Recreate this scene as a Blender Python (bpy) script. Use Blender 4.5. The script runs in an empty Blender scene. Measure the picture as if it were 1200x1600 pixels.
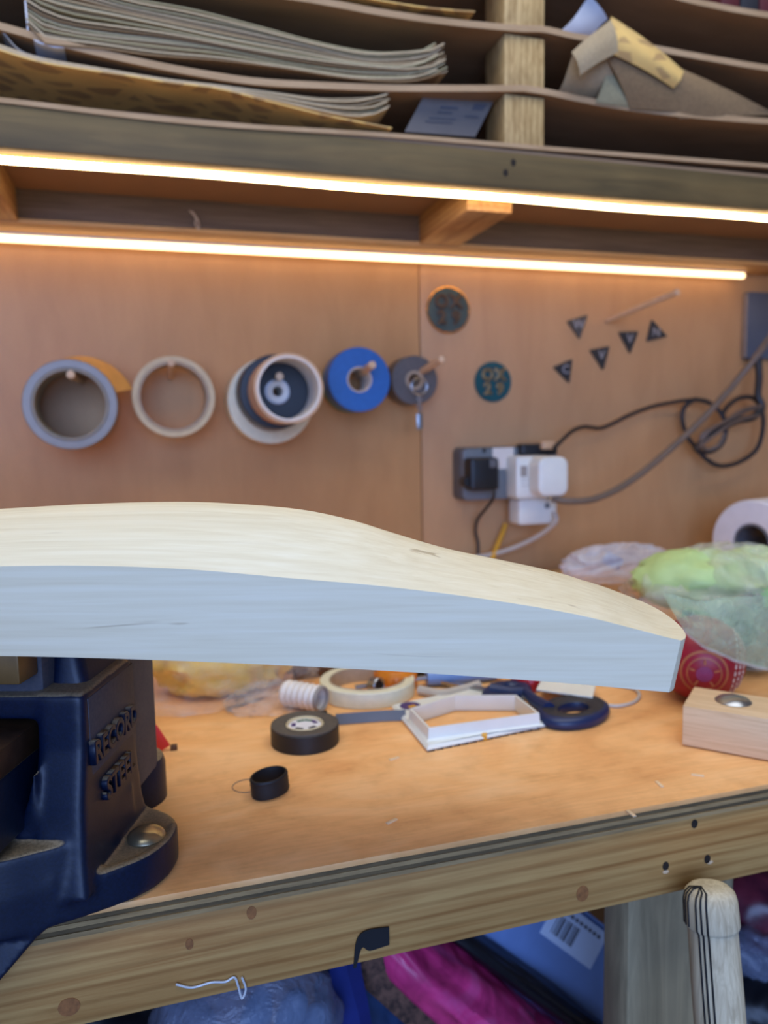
import bpy, bmesh, math, random
from mathutils import Vector, Matrix, noise
random.seed(7)
S = bpy.context.scene
COL = S.collection

# ------------------------------------------------------------------ camera
F = 1200.0                       # focal length in pixels of the 1200x1600 frame
BENCH = 0.90                     # bench height
EYE = Vector((0, 0, BENCH + 0.23))
d1 = Vector((3974, -195, 1200)).normalized()
dn = Vector((212, 11700, 1200)); dn = (dn - dn.dot(d1) * d1).normalized()
up_ = -dn
fy = up_.cross(d1)
RIGHT = Vector((d1[0], fy[0], up_[0])); DOWN = Vector((d1[1], fy[1], up_[1])); FWD = Vector((d1[2], fy[2], up_[2]))
cam_d = bpy.data.cameras.new('camera'); cam = bpy.data.objects.new('camera', cam_d); COL.objects.link(cam)
mw = Matrix((RIGHT, -DOWN, -FWD)).transposed().to_4x4(); mw.translation = EYE
cam.matrix_world = mw
cam_d.sensor_fit = 'VERTICAL'; cam_d.sensor_height = 32; cam_d.lens = 24
cam_d.clip_start = 0.01
cam_d.dof.use_dof = True; cam_d.dof.focus_distance = 0.365; cam_d.dof.aperture_fstop = 7.0
S.camera = cam

# ------------------------------------------------------------------ world, daylight, exposure
W = bpy.data.worlds.new('world'); S.world = W; W.use_nodes = True
W.node_tree.nodes['Background'].inputs[0].default_value = (0.34, 0.52, 1.0, 1)
W.node_tree.nodes['Background'].inputs[1].default_value = 0.7
S.view_settings.view_transform = 'Standard'; S.view_settings.look = 'None'
S.view_settings.exposure = 0.0; S.view_settings.gamma = 1.0; S.view_settings.use_curve_mapping = False
def area(name, loc, target, sx, sy, power, color):
    l = bpy.data.lights.new(name, 'AREA'); l.shape = 'RECTANGLE'; l.size = sx; l.size_y = sy
    l.energy = power; l.color = color
    o = bpy.data.objects.new(name, l); COL.objects.link(o); o.location = loc
    o.rotation_euler = (Vector(target) - Vector(loc)).to_track_quat('-Z', 'Y').to_euler()
    return o
# daylight coming in through the open doorway of the shed, behind the camera
area('doorway_daylight', (-0.7, -2.3, 1.55), (0.1, 0.6, 1.05), 2.2, 1.7, 76, (0.32, 0.50, 1.0))
# overhead fill added above the bench to brighten the bat and bench top
area('overhead_fill', (0.15, 0.12, 2.36), (0.15, 0.12, 0.9), 1.8, 1.1, 19, (0.92, 0.96, 1.0))

# ------------------------------------------------------------------ geometry of the view (real-world positions from measured points)
def ray(px, py):
    return RIGHT * (px - 600) + DOWN * (py - 800) + FWD * F
def atY(px, py, Y): r = ray(px, py); return EYE + r * (Y / r.y)
def atZ(px, py, Z): r = ray(px, py); return EYE + r * ((Z - EYE.z) / r.z)
def G(px, py, h=0.0): return atZ(px, py, BENCH + h)
def depth(p): return (Vector(p) - EYE).dot(FWD)
TH = math.radians(19.5)
BX = Vector((math.cos(TH), -math.sin(TH), 0)); BN = Vector((math.sin(TH), math.cos(TH), 0))
def atU(px, py, u):
    r = ray(px, py); p = EYE + r * (u / r.dot(BX)); return Vector((p.dot(BX), p.dot(BN), p.z))

# ------------------------------------------------------------------ object helpers
def tag(o, label=None, cat=None, group=None, kind=None):
    if label: o['label'] = label
    if cat: o['category'] = cat
    if group: o['group'] = group
    if kind: o['kind'] = kind
    return o
def thing(name, label, cat, loc=(0, 0, 0), rot=(0, 0, 0), group=None, kind=None):
    o = bpy.data.objects.new(name, None); COL.objects.link(o)
    o.empty_display_size = 0.02
    o.location = loc; o.rotation_euler = rot
    return tag(o, label, cat, group, kind)
def lerp(a, b, t): return a + (b - a) * t
def interp(pts, x):
    if x <= pts[0][0]:
        (x0, y0), (x1, y1) = pts[0], pts[1]
        return y0 + (y1 - y0) * (x - x0) / (x1 - x0)
    for (x0, y0), (x1, y1) in zip(pts, pts[1:]):
        if x <= x1: return y0 + (y1 - y0) * (x - x0) / (x1 - x0)
    (x0, y0), (x1, y1) = pts[-2], pts[-1]
    return y0 + (y1 - y0) * (x - x0) / (x1 - x0)
def smooth_interp(pts, x):
    # catmull-rom (non-uniform tangents) through the points
    n = len(pts)
    if x <= pts[0][0] or x >= pts[-1][0]: return interp(pts, x)
    for i in range(n - 1):
        if x <= pts[i + 1][0]: break
    def m(k):
        if k == 0: return (pts[1][1] - pts[0][1]) / (pts[1][0] - pts[0][0])
        if k == n - 1: return (pts[-1][1] - pts[-2][1]) / (pts[-1][0] - pts[-2][0])
        return (pts[k + 1][1] - pts[k - 1][1]) / (pts[k + 1][0] - pts[k - 1][0])
    h = pts[i + 1][0] - pts[i][0]; t = (x - pts[i][0]) / h
    return ((2*t**3 - 3*t*t + 1) * pts[i][1] + (t**3 - 2*t*t + t) * h * m(i)
            + (-2*t**3 + 3*t*t) * pts[i+1][1] + (t**3 - t*t) * h * m(i + 1))
def spline(pts, n=8):
    # catmull-rom path through 3d points
    P = [Vector(p) for p in pts]; out = []
    Q = [P[0] * 2 - P[1]] + P + [P[-1] * 2 - P[-2]]
    for i in range(1, len(Q) - 2):
        for k in range(n):
            t = k / n; a, b, c, d = Q[i-1], Q[i], Q[i+1], Q[i+2]
            out.append(0.5 * ((2*b) + (c - a)*t + (2*a - 5*b + 4*c - d)*t*t + (3*b - a - 3*c + d)*t**3))
    out.append(P[-1]); return out

class MB:
    def __init__(s): s.v = []; s.f = []
    def add(s, verts, faces):
        o = len(s.v); s.v += [Vector(v) for v in verts]; s.f += [[i + o for i in f] for f in faces]; return s
    def box(s, lo, hi, bev=0.0, R=None, c=None):
        lo = Vector(lo); hi = Vector(hi)
        bm = bmesh.new(); bmesh.ops.create_cube(bm, size=1)
        for v in bm.verts:
            v.co = Vector([lerp(lo[i], hi[i], v.co[i] + 0.5) for i in range(3)])
        if bev > 0:
            bmesh.ops.bevel(bm, geom=bm.edges[:], offset=bev, segments=2, profile=0.5, affect='EDGES')
        bm.verts.index_update()
        vs = [v.co.copy() for v in bm.verts]
        if R is not None: vs = [R @ v for v in vs]
        if c is not None: vs = [v + Vector(c) for v in vs]
        fs = [[v.index for v in f.verts] for f in bm.faces]; bm.free()
        return s.add(vs, fs)
    def loft(s, rings, closed=True, cap0=True, cap1=True, loop=False):
        n = len(rings[0]); vs = [p for r in rings for p in r]; fs = []
        m = len(rings)
        for i in range(m if loop else m - 1):
            i2 = (i + 1) % m
            for j in range(n if closed else n - 1):
                j2 = (j + 1) % n
                fs.append([i*n + j, i*n + j2, i2*n + j2, i2*n + j])
        if not loop:
            if cap0: fs.append(list(range(n))[::-1])
            if cap1: fs.append([(m-1)*n + j for j in range(n)])
        return s.add(vs, fs)
    def tube(s, path, r, n=10, loop=False):
        path = [Vector(p) for p in path]; rings = []
        m = len(path); prev = None
        for i, p in enumerate(path):
            a = path[(i - 1) % m] if (i > 0 or loop) else p
            b = path[(i + 1) % m] if (i < m - 1 or loop) else p
            t = (b - a).normalized()
            if prev is None:
                x = t.cross(Vector((0, 0, 1)))
                if x.length < 1e-3: x = t.cross(Vector((1, 0, 0)))
            else:
                x = prev - t * prev.dot(t)
            x.normalize(); prev = x; y = t.cross(x)
            rr = r(i / max(1, m - 1)) if callable(r) else r
            rings.append([p + x * rr * math.cos(2*math.pi*k/n) + y * rr * math.sin(2*math.pi*k/n) for k in range(n)])
        return s.loft(rings, loop=loop)
    def lathe(s, prof, n=48, M=None, closed=True):
        # prof: closed list of (r, z), revolved about z
        rings = []
        for k in range(n):
            a = 2*math.pi*k/n
            ring = [Vector((r*math.cos(a), r*math.sin(a), z)) for r, z in prof]
            rings.append([M @ p for p in ring] if M is not None else ring)
        return s.loft(rings, closed=closed, loop=True)
    def ring(s, ro, ri, z0, z1, n=48, M=None, bev=0.0008):
        b = bev
        return s.lathe([(ri, z0), (ro - b, z0), (ro, z0 + b), (ro, z1 - b), (ro - b, z1), (ri + b, z1), (ri, z1 - b)][::-1], n, M)
    def disc(s, r, z0, z1, n=32, M=None, bev=0.0006):
        prof = [(1e-5, z0), (r - bev, z0), (r, z0 + bev), (r, z1 - bev), (r - bev, z1), (1e-5, z1)]
        return s.lathe(prof[::-1], n, M)
    def prism(s, poly, z0, z1):
        n = len(poly)
        return s.loft([[Vector((x, y, z0)) for x, y in poly], [Vector((x, y, z1)) for x, y in poly]])
    def grid(s, rows):
        n = len(rows[0]); vs = [p for r in rows for p in r]
        return s.add(vs, [[i*n + j, i*n + j + 1, (i+1)*n + j + 1, (i+1)*n + j] for i in range(len(rows)-1) for j in range(n-1)])
    def mesh(s, name):
        me = bpy.data.meshes.new(name); me.from_pydata([tuple(v) for v in s.v], [], s.f)
        bm = bmesh.new(); bm.from_mesh(me)
        bmesh.ops.recalc_face_normals(bm, faces=bm.faces[:]); bm.to_mesh(me); bm.free()
        return me
    def build(s, name, mat, parent=None, angle=35, label=None, cat=None, group=None, kind=None, loc=None, rot=None):
        me = s.mesh(name); me.materials.append(M[mat] if isinstance(mat, str) else mat)
        if angle:
            me.polygons.foreach_set('use_smooth', [True] * len(me.polygons))
            me.set_sharp_from_angle(angle=math.radians(angle))
        o = bpy.data.objects.new(name, me); COL.objects.link(o)
        if parent: o.parent = parent
        if loc is not None: o.location = loc
        if rot is not None: o.rotation_euler = rot
        return tag(o, label, cat, group, kind)

def sheet_mb(rows, t):
    """a thin sheet from a grid of points, with thickness t (along its normals)"""
    mb = MB(); R = len(rows); N = len(rows[0]); nrm = []
    for i in range(R):
        rn = []
        for j in range(N):
            a = rows[min(i+1, R-1)][j] - rows[max(i-1, 0)][j]; b = rows[i][min(j+1, N-1)] - rows[i][max(j-1, 0)]
            v = a.cross(b); rn.append(v.normalized() if v.length > 0 else Vector((0, 0, 1)))
        nrm.append(rn)
    top = [[rows[i][j] + nrm[i][j]*t/2 for j in range(N)] for i in range(R)]
    bot = [[rows[i][j] - nrm[i][j]*t/2 for j in range(N)] for i in range(R)]
    mb.grid(top); o = len(mb.v)
    mb.add([p for r in bot for p in r], [[i*N + j, (i+1)*N + j, (i+1)*N + j + 1, i*N + j + 1] for i in range(R-1) for j in range(N-1)])
    def idx(i, j): return i*N + j
    border = [(0, j) for j in range(N)] + [(i, N-1) for i in range(1, R)] + [(R-1, j) for j in range(N-2, -1, -1)] + [(i, 0) for i in range(R-2, 0, -1)]
    for (a, b) in zip(border, border[1:] + border[:1]):
        mb.f.append([idx(*a), idx(*b), idx(*b) + o, idx(*a) + o])
    return mb

def blob_mb(c, size, seed=0, amp=0.25, freq=2.0, seg=40, rings=24, floor=None, ridged=True, fine=0.0, power=1.0):
    mb = MB(); off = Vector((seed*3.7, seed*1.3, seed*7.1)); rows = []
    for i in range(rings + 1):
        ph = math.pi * min(max(i / rings, 0.002), 0.998); row = []
        for j in range(seg):
            a = 2*math.pi*j/seg
            d = Vector((math.sin(ph)*math.cos(a), math.sin(ph)*math.sin(a), math.cos(ph)))
            nz = noise.noise(d*freq + off)
            if ridged: nz = 0.6 - 1.6*abs(nz)
            k = 1 + amp*nz + fine*(0.5 - abs(noise.noise(d*freq*4 + off)))
            p = Vector((d.x*size[0], d.y*size[1], d.z*size[2]))*k + Vector(c)
            if floor is not None and p.z < floor: p.z = floor
            row.append(p)
        rows.append(row)
    return mb.loft(rows)

def text_mesh(txt, size, depth_, bevel=0.0):
    cu = bpy.data.curves.new('lettering', 'FONT'); cu.body = txt; cu.size = size; cu.extrude = depth_; cu.bevel_depth = bevel
    cu.align_x = 'CENTER'; cu.align_y = 'CENTER'; cu.resolution_u = 3
    o = bpy.data.objects.new('lettering', cu); COL.objects.link(o)
    bpy.context.view_layer.update()
    me = bpy.data.meshes.new_from_object(o.evaluated_get(bpy.context.evaluated_depsgraph_get()))
    bpy.data.objects.remove(o); bpy.data.curves.remove(cu)
    return me
def text_obj(name, txt, size, depth_, mat, parent, mtx, bevel=0.0, sx=1.0, label=None):
    me = text_mesh(txt, size, depth_, bevel); me.materials.clear(); me.materials.append(M[mat])
    me.transform(mtx @ Matrix.Diagonal((sx, 1, 1, 1)))
    o = bpy.data.objects.new(name, me); COL.objects.link(o); o.parent = parent
    if label: o['label'] = label
    return o

# ------------------------------------------------------------------ materials
def C(r, g, b):
    f = lambda c: ((c/255 + 0.055)/1.055)**2.4 if c > 10 else c/255/12.92
    return (f(r), f(g), f(b), 1)
M = {}
class NT:
    def __init__(s, name):
        m = bpy.data.materials.new(name); m.use_nodes = True; M[name] = m; s.m = m; s.t = m.node_tree; s.n = s.t.nodes
        s.b = s.n['Principled BSDF']
    def new(s, typ, **kw):
        n = s.n.new(typ)
        for k, v in kw.items():
            if k.startswith('i_'): n.inputs[k[2:].replace('_', ' ')].default_value = v
            else: setattr(n, k, v)
        return n
    def link(s, a, b): s.t.links.new(a, b)
    def coords(s, scale=(1, 1, 1), rot=(0, 0, 0), loc=(0, 0, 0)):
        tc = s.new('ShaderNodeTexCoord'); mp = s.new('ShaderNodeMapping')
        mp.inputs['Scale'].default_value = scale; mp.inputs['Rotation'].default_value = rot; mp.inputs['Location'].default_value = loc
        s.link(tc.outputs['Object'], mp.inputs['Vector']); return mp.outputs[0]
    def noise(s, vec, scale, detail=4, rough=0.55, dist=0.0):
        n = s.new('ShaderNodeTexNoise'); n.inputs['Scale'].default_value = scale; n.inputs['Detail'].default_value = detail
        n.inputs['Roughness'].default_value = rough; n.inputs['Distortion'].default_value = dist
        s.link(vec, n.inputs['Vector']); return n.outputs['Fac']
    def ramp(s, fac, stops):
        r = s.new('ShaderNodeValToRGB'); e = r.color_ramp.elements
        while len(e) < len(stops): e.new(0.5)
        for el, (p, c) in zip(e, stops): el.position = p; el.color = c
        s.link(fac, r.inputs[0]); return r.outputs[0]
    def mix(s, fac, a, b, mode='MIX'):
        n = s.new('ShaderNodeMix', data_type='RGBA', blend_type=mode)
        for sock, v in ((n.inputs[0], fac), (n.inputs[6], a), (n.inputs[7], b)):
            if isinstance(v, (int, float, tuple)): sock.default_value = v
            else: s.link(v, sock)
        return n.outputs[2]
    def base(s, col): 
        if isinstance(col, tuple): s.b.inputs['Base Color'].default_value = col
        else: s.link(col, s.b.inputs['Base Color'])
    def set(s, rough=0.5, metal=0.0, spec=0.5, **kw):
        s.b.inputs['Roughness'].default_value = rough; s.b.inputs['Metallic'].default_value = metal
        s.b.inputs['Specular IOR Level'].default_value = spec
        for k, v in kw.items(): s.b.inputs[k.replace('_', ' ')].default_value = v
    def bump(s, fac, strength=0.2, dist=0.001):
        n = s.new('ShaderNodeBump'); n.inputs['Strength'].default_value = strength; n.inputs['Distance'].default_value = dist
        s.link(fac, n.inputs['Height']); s.link(n.outputs[0], s.b.inputs['Normal'])

def plain(name, col, rough=0.5, metal=0.0, var=0.12, scale=60, spec=0.5, bump=0.0, **kw):
    t = NT(name); v = t.coords(); f = t.noise(v, scale, 3)
    dark = tuple(c*(1 - var) for c in col[:3]) + (1,); lite = tuple(min(1, c*(1 + var)) for c in col[:3]) + (1,)
    t.base(t.ramp(f, [(0.3, dark), (0.7, lite)])); t.set(rough, metal, spec, **kw)
    if bump: t.bump(f, bump, 0.001)
    return t
def wood(name, light, dark, axis=0, freq=140, stretch=0.06, rough=0.6, wob=1.2, knots=True, blotch=0.35, bump=0.1, contrast=(0.35, 0.62), rings=True):
    """straight-grained sawn timber, grain along the given local axis"""
    t = NT(name)
    sc = [1.0, 1.0, 1.0]; sc[axis] = stretch
    v = t.coords(tuple(sc))
    g = t.noise(v, freq, 6, 0.65, wob)
    wv = t.new('ShaderNodeTexWave', wave_type='BANDS', bands_direction='Z' if axis != 2 else 'X')
    wv.inputs['Scale'].default_value = freq*0.32; wv.inputs['Distortion'].default_value = 6.0
    wv.inputs['Detail'].default_value = 2; wv.inputs['Detail Scale'].default_value = 0.5
    t.link(v, wv.inputs['Vector'])
    a = t.ramp(g, [(contrast[0], dark), (contrast[1], light)])
    w2 = t.ramp(wv.outputs['Fac'], [(0.0, (0.62, 0.52, 0.42, 1)), (0.35, (1, 1, 1, 1))])
    col = t.mix(0.55 if rings else 0.12, a, w2, 'MULTIPLY')
    bl = t.noise(t.coords((1, 1, 1)), 9, 3)
    b2 = t.ramp(bl, [(0.3, (0.72, 0.7, 0.68, 1)), (0.7, (1.1, 1.08, 1.05, 1))])
    col = t.mix(blotch, col, b2, 'MULTIPLY')
    t.base(col); t.set(rough, 0, 0.3); t.bump(g, bump, 0.0006)
    return t

# timber and boards
wood('pine', C(196, 154, 92), C(170, 122, 66), 0, 120, 0.045, blotch=0.45)
wood('rail_dark', C(112, 98, 86), C(92, 80, 70), 0, 150, 0.05, rings=False)
wood('pine_grey', C(122, 100, 62), C(98, 82, 52), 0, 60, 0.07, blotch=0.7, rings=False)
wood('post_wood', C(222, 186, 126), C(182, 146, 92), 2, 150, 0.2, blotch=0.5)
wood('joist_pale', C(228, 190, 136), C(206, 164, 108), 0, 100, 0.06, rings=False)
wood('joist_wood', C(205, 165, 112), C(165, 120, 76), 1, 150, 0.06)
wood('leg_wood', C(186, 170, 134), C(150, 138, 108), 2, 60, 0.1, blotch=0.8, rings=False)
wood('leg_pale', C(186, 160, 132), C(158, 134, 110), 2, 120, 0.06, rings=False)
wood('block_wood', C(236, 206, 166), C(218, 184, 142), 0, 160, 0.06, rings=False, blotch=0.3)
wood('dowel', C(228, 200, 166), C(206, 172, 134), 1, 300, 0.1, rings=False)
wood('cane', C(224, 210, 176), C(192, 176, 144), 2, 240, 0.05, 0.7, blotch=0.5, rings=False)

t = NT('willow')   # the bat: pale willow with faint long grain lines and a few brown flecks
v = t.coords((0.03, 1.0, 1.0))
g = t.noise(v, 300, 4, 0.6, 0.3)
col = t.ramp(g, [(0.28, C(224, 210, 176)), (0.5, C(232, 220, 188)), (0.72, C(238, 228, 200))])
g2 = t.noise(t.coords((0.02, 1, 1), loc=(3, 1, 2)), 90, 3, 0.5, 0.8)
col = t.mix(0.22, col, t.ramp(g2, [(0.36, (0.82, 0.78, 0.72, 1)), (0.47, (1, 1, 1, 1))]), 'MULTIPLY')
g3 = t.noise(t.coords((0.10, 1, 1), loc=(1, 5, 2)), 130, 2, 0.5, 0.6)
col = t.mix(0.7, col, t.ramp(g3, [(0.262, (0.5, 0.42, 0.34, 1)), (0.30, (1, 1, 1, 1))]), 'MULTIPLY')
t.base(col); t.set(0.5, 0, 0.3); t.bump(g, 0.04, 0.0003)

t = NT('hardboard')   # brown wall panels with faint vertical streaks
v = t.coords((1, 1, 0.25)); f = t.noise(v, 26, 5, 0.6, 0.5); f2 = t.noise(t.coords(), 600, 2)
col = t.ramp(f, [(0.3, C(188, 142, 94)), (0.7, C(200, 154, 104))])
col = t.mix(0.25, col, t.ramp(f2, [(0.35, (0.75, 0.75, 0.75, 1)), (0.65, (1.1, 1.1, 1.1, 1))]), 'MULTIPLY')
t.base(col); t.set(0.48, 0, 0.4); t.bump(f2, 0.05, 0.0004)
t = NT('shelf_board')   # thin brown hardboard shelves
f = t.noise(t.coords((0.3, 1, 1)), 40, 4)
t.base(t.ramp(f, [(0.3, C(148, 118, 88)), (0.7, C(166, 134, 102))])); t.set(0.55, 0, 0.3)
t = NT('board_edge')
f = t.noise(t.coords((0.2, 1, 1)), 120, 3)
t.base(t.ramp(f, [(0.3, C(176, 142, 104)), (0.7, C(194, 160, 122))])); t.set(0.7, 0, 0.2)

t = NT('plywood')   # orange-brown plywood bench top, worn and stained
v = t.coords((0.45, 1, 1)); f = t.noise(v, 16, 6, 0.6, 1.5); f2 = t.noise(t.coords(), 42, 5, 0.6); f3 = t.noise(t.coords((0.08, 1, 1)), 420, 3)
col = t.ramp(f, [(0.28, C(226, 158, 94)), (0.5, C(242, 180, 114)), (0.75, C(248, 196, 136))])
col = t.mix(0.4, col, t.ramp(f2, [(0.3, (0.72, 0.66, 0.6, 1)), (0.5, (1, 1, 1, 1)), (0.75, (1.06, 1.06, 1.08, 1))]), 'MULTIPLY')
col = t.mix(0.25, col, t.ramp(f3, [(0.35, (0.75, 0.7, 0.65, 1)), (0.6, (1.05, 1.05, 1.05, 1))]), 'MULTIPLY')
t.base(col); t.set(0.5, 0, 0.35); t.bump(f3, 0.08, 0.0004)
for nm, a, bb in (('ply_light', C(170, 142, 98), C(140, 116, 80)), ('ply_dark', C(116, 96, 66), C(88, 74, 52))):
    t = NT(nm); f = t.noise(t.coords((0.1, 1, 1)), 260, 4, 0.7)
    t.base(t.ramp(f, [(0.35, bb), (0.65, a)])); t.set(0.8, 0, 0.2); t.bump(f, 0.3, 0.0006)

t = NT('vise_paint')   # navy enamel; sawdust settled on upward faces
geo = t.new('ShaderNodeNewGeometry'); sep = t.new('ShaderNodeSeparateXYZ'); t.link(geo.outputs['Normal'], sep.inputs[0])
f = t.noise(t.coords(), 60, 4, 0.6); f2 = t.noise(t.coords(), 700, 2)
ad = t.new('ShaderNodeMath', operation='MULTIPLY_ADD'); t.link(f, ad.inputs[0]); ad.inputs[1].default_value = 0.5; t.link(sep.outputs['Z'], ad.inputs[2])
dust = t.ramp(ad.outputs[0], [(0.82, (0, 0, 0, 1)), (1.15, (1, 1, 1, 1))])
paint = t.ramp(f2, [(0.3, C(3, 18, 42)), (0.7, C(6, 25, 56))])
du = t.ramp(f2, [(0.3, C(120, 106, 82)), (0.7, C(160, 142, 112))])
mx = t.new('ShaderNodeMix', data_type='RGBA'); rgb = t.new('ShaderNodeRGBToBW'); t.link(dust, rgb.inputs[0])
mu = t.new('ShaderNodeMath', operation='MULTIPLY'); t.link(rgb.outputs[0], mu.inputs[0]); mu.inputs[1].default_value = 0.85
t.link(mu.outputs[0], mx.inputs[0]); t.link(paint, mx.inputs[6]); t.link(du, mx.inputs[7])
t.base(mx.outputs[2]); t.set(0.42, 0, 0.45); t.bump(f2, 0.06, 0.0006)
t = NT('vise_side_lit')    # lit copy of the navy paint: dull warm light put into a slate colour
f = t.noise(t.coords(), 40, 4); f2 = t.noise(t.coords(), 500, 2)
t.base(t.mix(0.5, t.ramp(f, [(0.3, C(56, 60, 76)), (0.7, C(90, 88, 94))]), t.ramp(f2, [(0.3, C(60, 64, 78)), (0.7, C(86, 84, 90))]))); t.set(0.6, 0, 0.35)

plain('rust_steel', C(84, 62, 44), 0.5, 0.6, 0.35, 90)
plain('zinc', C(190, 180, 150), 0.28, 0.9, 0.1, 60)
plain('steel', C(170, 170, 172), 0.3, 0.95, 0.1, 80)
plain('brass_lining', C(122, 92, 50), 0.45, 0.3, 0.2, 60)
plain('dark_wood', C(92, 62, 40), 0.6, 0, 0.25, 60)
plain('black_plastic', C(26, 28, 32), 0.42, 0, 0.1, 80)
plain('black_rubber', C(20, 20, 22), 0.6, 0, 0.1, 200)
plain('black_tape', C(24, 23, 23), 0.5, 0, 0.15, 300)
plain('tape_face', C(84, 78, 70), 0.55, 0, 0.15, 300)
plain('grey_plastic', C(112, 118, 122), 0.45, 0, 0.05, 40)
plain('grey_dark', C(92, 94, 98), 0.5, 0, 0.1, 40)
plain('white_plastic', C(228, 230, 222), 0.35, 0, 0.04, 40)
plain('cream_plastic', C(232, 230, 216), 0.4, 0, 0.04, 40)
plain('silver_tape', C(130, 122, 114), 0.4, 0.2, 0.06, 80)
plain('silver_core', C(140, 134, 122), 0.6, 0, 0.08, 80)
plain('amber_tape', C(240, 184, 98), 0.18, 0, 0.08, 60, 0.6)
plain('masking', C(208, 190, 150), 0.6, 0, 0.06, 120)
plain('masking_pale', C(226, 220, 190), 0.55, 0, 0.06, 120)
plain('masking_core', C(176, 158, 134), 0.65, 0, 0.08, 120)
plain('tan_tape', C(206, 168, 130), 0.3, 0, 0.06, 60)
plain('white_card', C(226, 218, 208), 0.6, 0, 0.05, 60)
plain('blue_tape', C(38, 98, 172), 0.4, 0, 0.08, 120)
plain('green_tape', C(62, 120, 104), 0.45, 0, 0.08, 120)
plain('slate_tape', C(92, 88, 86), 0.5, 0, 0.12, 160)
plain('badge_teal', C(24, 82, 88), 0.35, 0, 0.08, 60)
plain('badge_dark', C(62, 78, 74), 0.4, 0.1, 0.2, 90)
plain('badge_gold', C(150, 132, 96), 0.35, 0.7, 0.2, 200)
plain('badge_bronze', C(92, 72, 54), 0.4, 0.5, 0.3, 200)
plain('gold_rim', C(240, 176, 86), 0.16, 1.0, 0.05, 60)
plain('triangle_dark', C(44, 46, 48), 0.5, 0.1, 0.2, 400)
plain('triangle_worn', C(86, 78, 68), 0.5, 0.1, 0.25, 400)
plain('mark_pale', C(170, 172, 176), 0.4, 0.4, 0.1, 100)
plain('cable_grey', C(112, 95, 80), 0.45, 0, 0.08, 60)
plain('cable_black', C(38, 38, 40), 0.5, 0, 0.1, 60)
plain('cable_pale', C(190, 180, 168), 0.5, 0, 0.05, 60)
plain('yellow_paint', C(220, 160, 40), 0.45, 0, 0.08, 60)
plain('navy_plastic', C(24, 40, 78), 0.4, 0, 0.1, 60)
plain('dark_grip', C(44, 42, 46), 0.6, 0, 0.1, 60)
plain('red_leather', C(150, 18, 38), 0.45, 0, 0.12, 160, bump=0.1)
plain('stitch', C(214, 196, 176), 0.7, 0, 0.1, 100)
plain('gold_print', C(176, 104, 62), 0.5, 0.1, 0.1, 100)
plain('purple_print', C(140, 52, 92), 0.5, 0, 0.1, 100)
plain('purple_ink', C(74, 52, 110), 0.5, 0, 0.1, 100)
plain('red_plastic', C(220, 54, 54), 0.4, 0, 0.05, 60)
plain('orange_plastic', C(222, 128, 34), 0.35, 0, 0.1, 40)
plain('red_cap', C(176, 36, 40), 0.35, 0, 0.1, 40)
plain('block_red', C(92, 30, 34), 0.6, 0, 0.15, 40)
plain('blue_white', C(120, 150, 200), 0.35, 0, 0.1, 40)
plain('yellow_cloth', C(252, 212, 96), 0.7, 0, 0.12, 40)
plain('leaf_green', C(180, 206, 136), 0.45, 0, 0.14, 24)
plain('bright_green', C(84, 190, 66), 0.45, 0, 0.15, 30)
plain('deep_green', C(22, 92, 62), 0.45, 0, 0.2, 30)
plain('ink_green', C(26, 54, 60), 0.5, 0, 0.2, 30)
plain('paper_white', C(222, 220, 222), 0.7, 0, 0.04, 60)
plain('paper_grey', C(152, 144, 136), 0.7, 0, 0.06, 60)
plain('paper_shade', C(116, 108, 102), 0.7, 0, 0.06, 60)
plain('print_grey', C(84, 84, 92), 0.7, 0, 0.06, 60)
plain('print_green', C(70, 108, 84), 0.7, 0, 0.2, 60)
plain('abrasive', C(172, 148, 112), 0.8, 0, 0.14, 500)
plain('abrasive_pale', C(196, 174, 138), 0.8, 0, 0.1, 500)
plain('abrasive_brown', C(136, 108, 74), 0.85, 0, 0.2, 400)
plain('abrasive_green', C(160, 148, 112), 0.8, 0, 0.14, 400)
t = NT('sanding_backing')   # tan backing paper printed with brown ovals
vo = t.new('ShaderNodeTexVoronoi', feature='DISTANCE_TO_EDGE'); vo.inputs['Scale'].default_value = 60
t.link(t.coords((0.5, 0.9, 0.9)), vo.inputs['Vector'])
f = t.noise(t.coords(), 30, 3)
t.base(t.mix(0.35, t.ramp(vo.outputs['Distance'], [(0.14, C(240, 196, 116)), (0.2, C(176, 138, 92))]), t.ramp(f, [(0.3, C(196, 150, 92)), (0.7, C(240, 196, 116))])))
t.set(0.7, 0, 0.2)
plain('navy_cloth', C(14, 34, 104), 0.75, 0, 0.25, 30)
plain('denim', C(40, 66, 108), 0.8, 0, 0.2, 60)
t = NT('brown_mottle'); f = t.noise(t.coords(), 90, 5, 0.7, 1.0)
t.base(t.ramp(f, [(0.38, C(46, 30, 26)), (0.6, C(112, 78, 62))])); t.set(0.8)
t = NT('magenta_film'); f = t.noise(t.coords((1, 1, 1)), 18, 4, 0.6, 1.0)
t.base(t.ramp(f, [(0.3, C(150, 32, 80)), (0.5, C(226, 62, 128)), (0.72, C(236, 100, 160))])); t.set(0.3, 0, 0.5)
t = NT('maroon_film'); f = t.noise(t.coords((1, 1, 1)), 18, 4, 0.6, 1.0)
t.base(t.ramp(f, [(0.3, C(60, 22, 40)), (0.6, C(126, 48, 62)), (0.75, C(140, 110, 130))])); t.set(0.3, 0, 0.5)
plain('box_blue', C(112, 140, 190), 0.5, 0, 0.06, 30)
plain('box_label', C(204, 218, 240), 0.5, 0, 0.03, 30)
plain('black_bag', C(20, 22, 28), 0.4, 0, 0.2, 30)
plain('bag_items', C(110, 140, 176), 0.4, 0, 0.1, 30)
plain('grip_cord', C(120, 104, 84), 0.8, 0, 0.3, 500)
plain('concrete', C(110, 106, 100), 0.85, 0, 0.2, 8)
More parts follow.
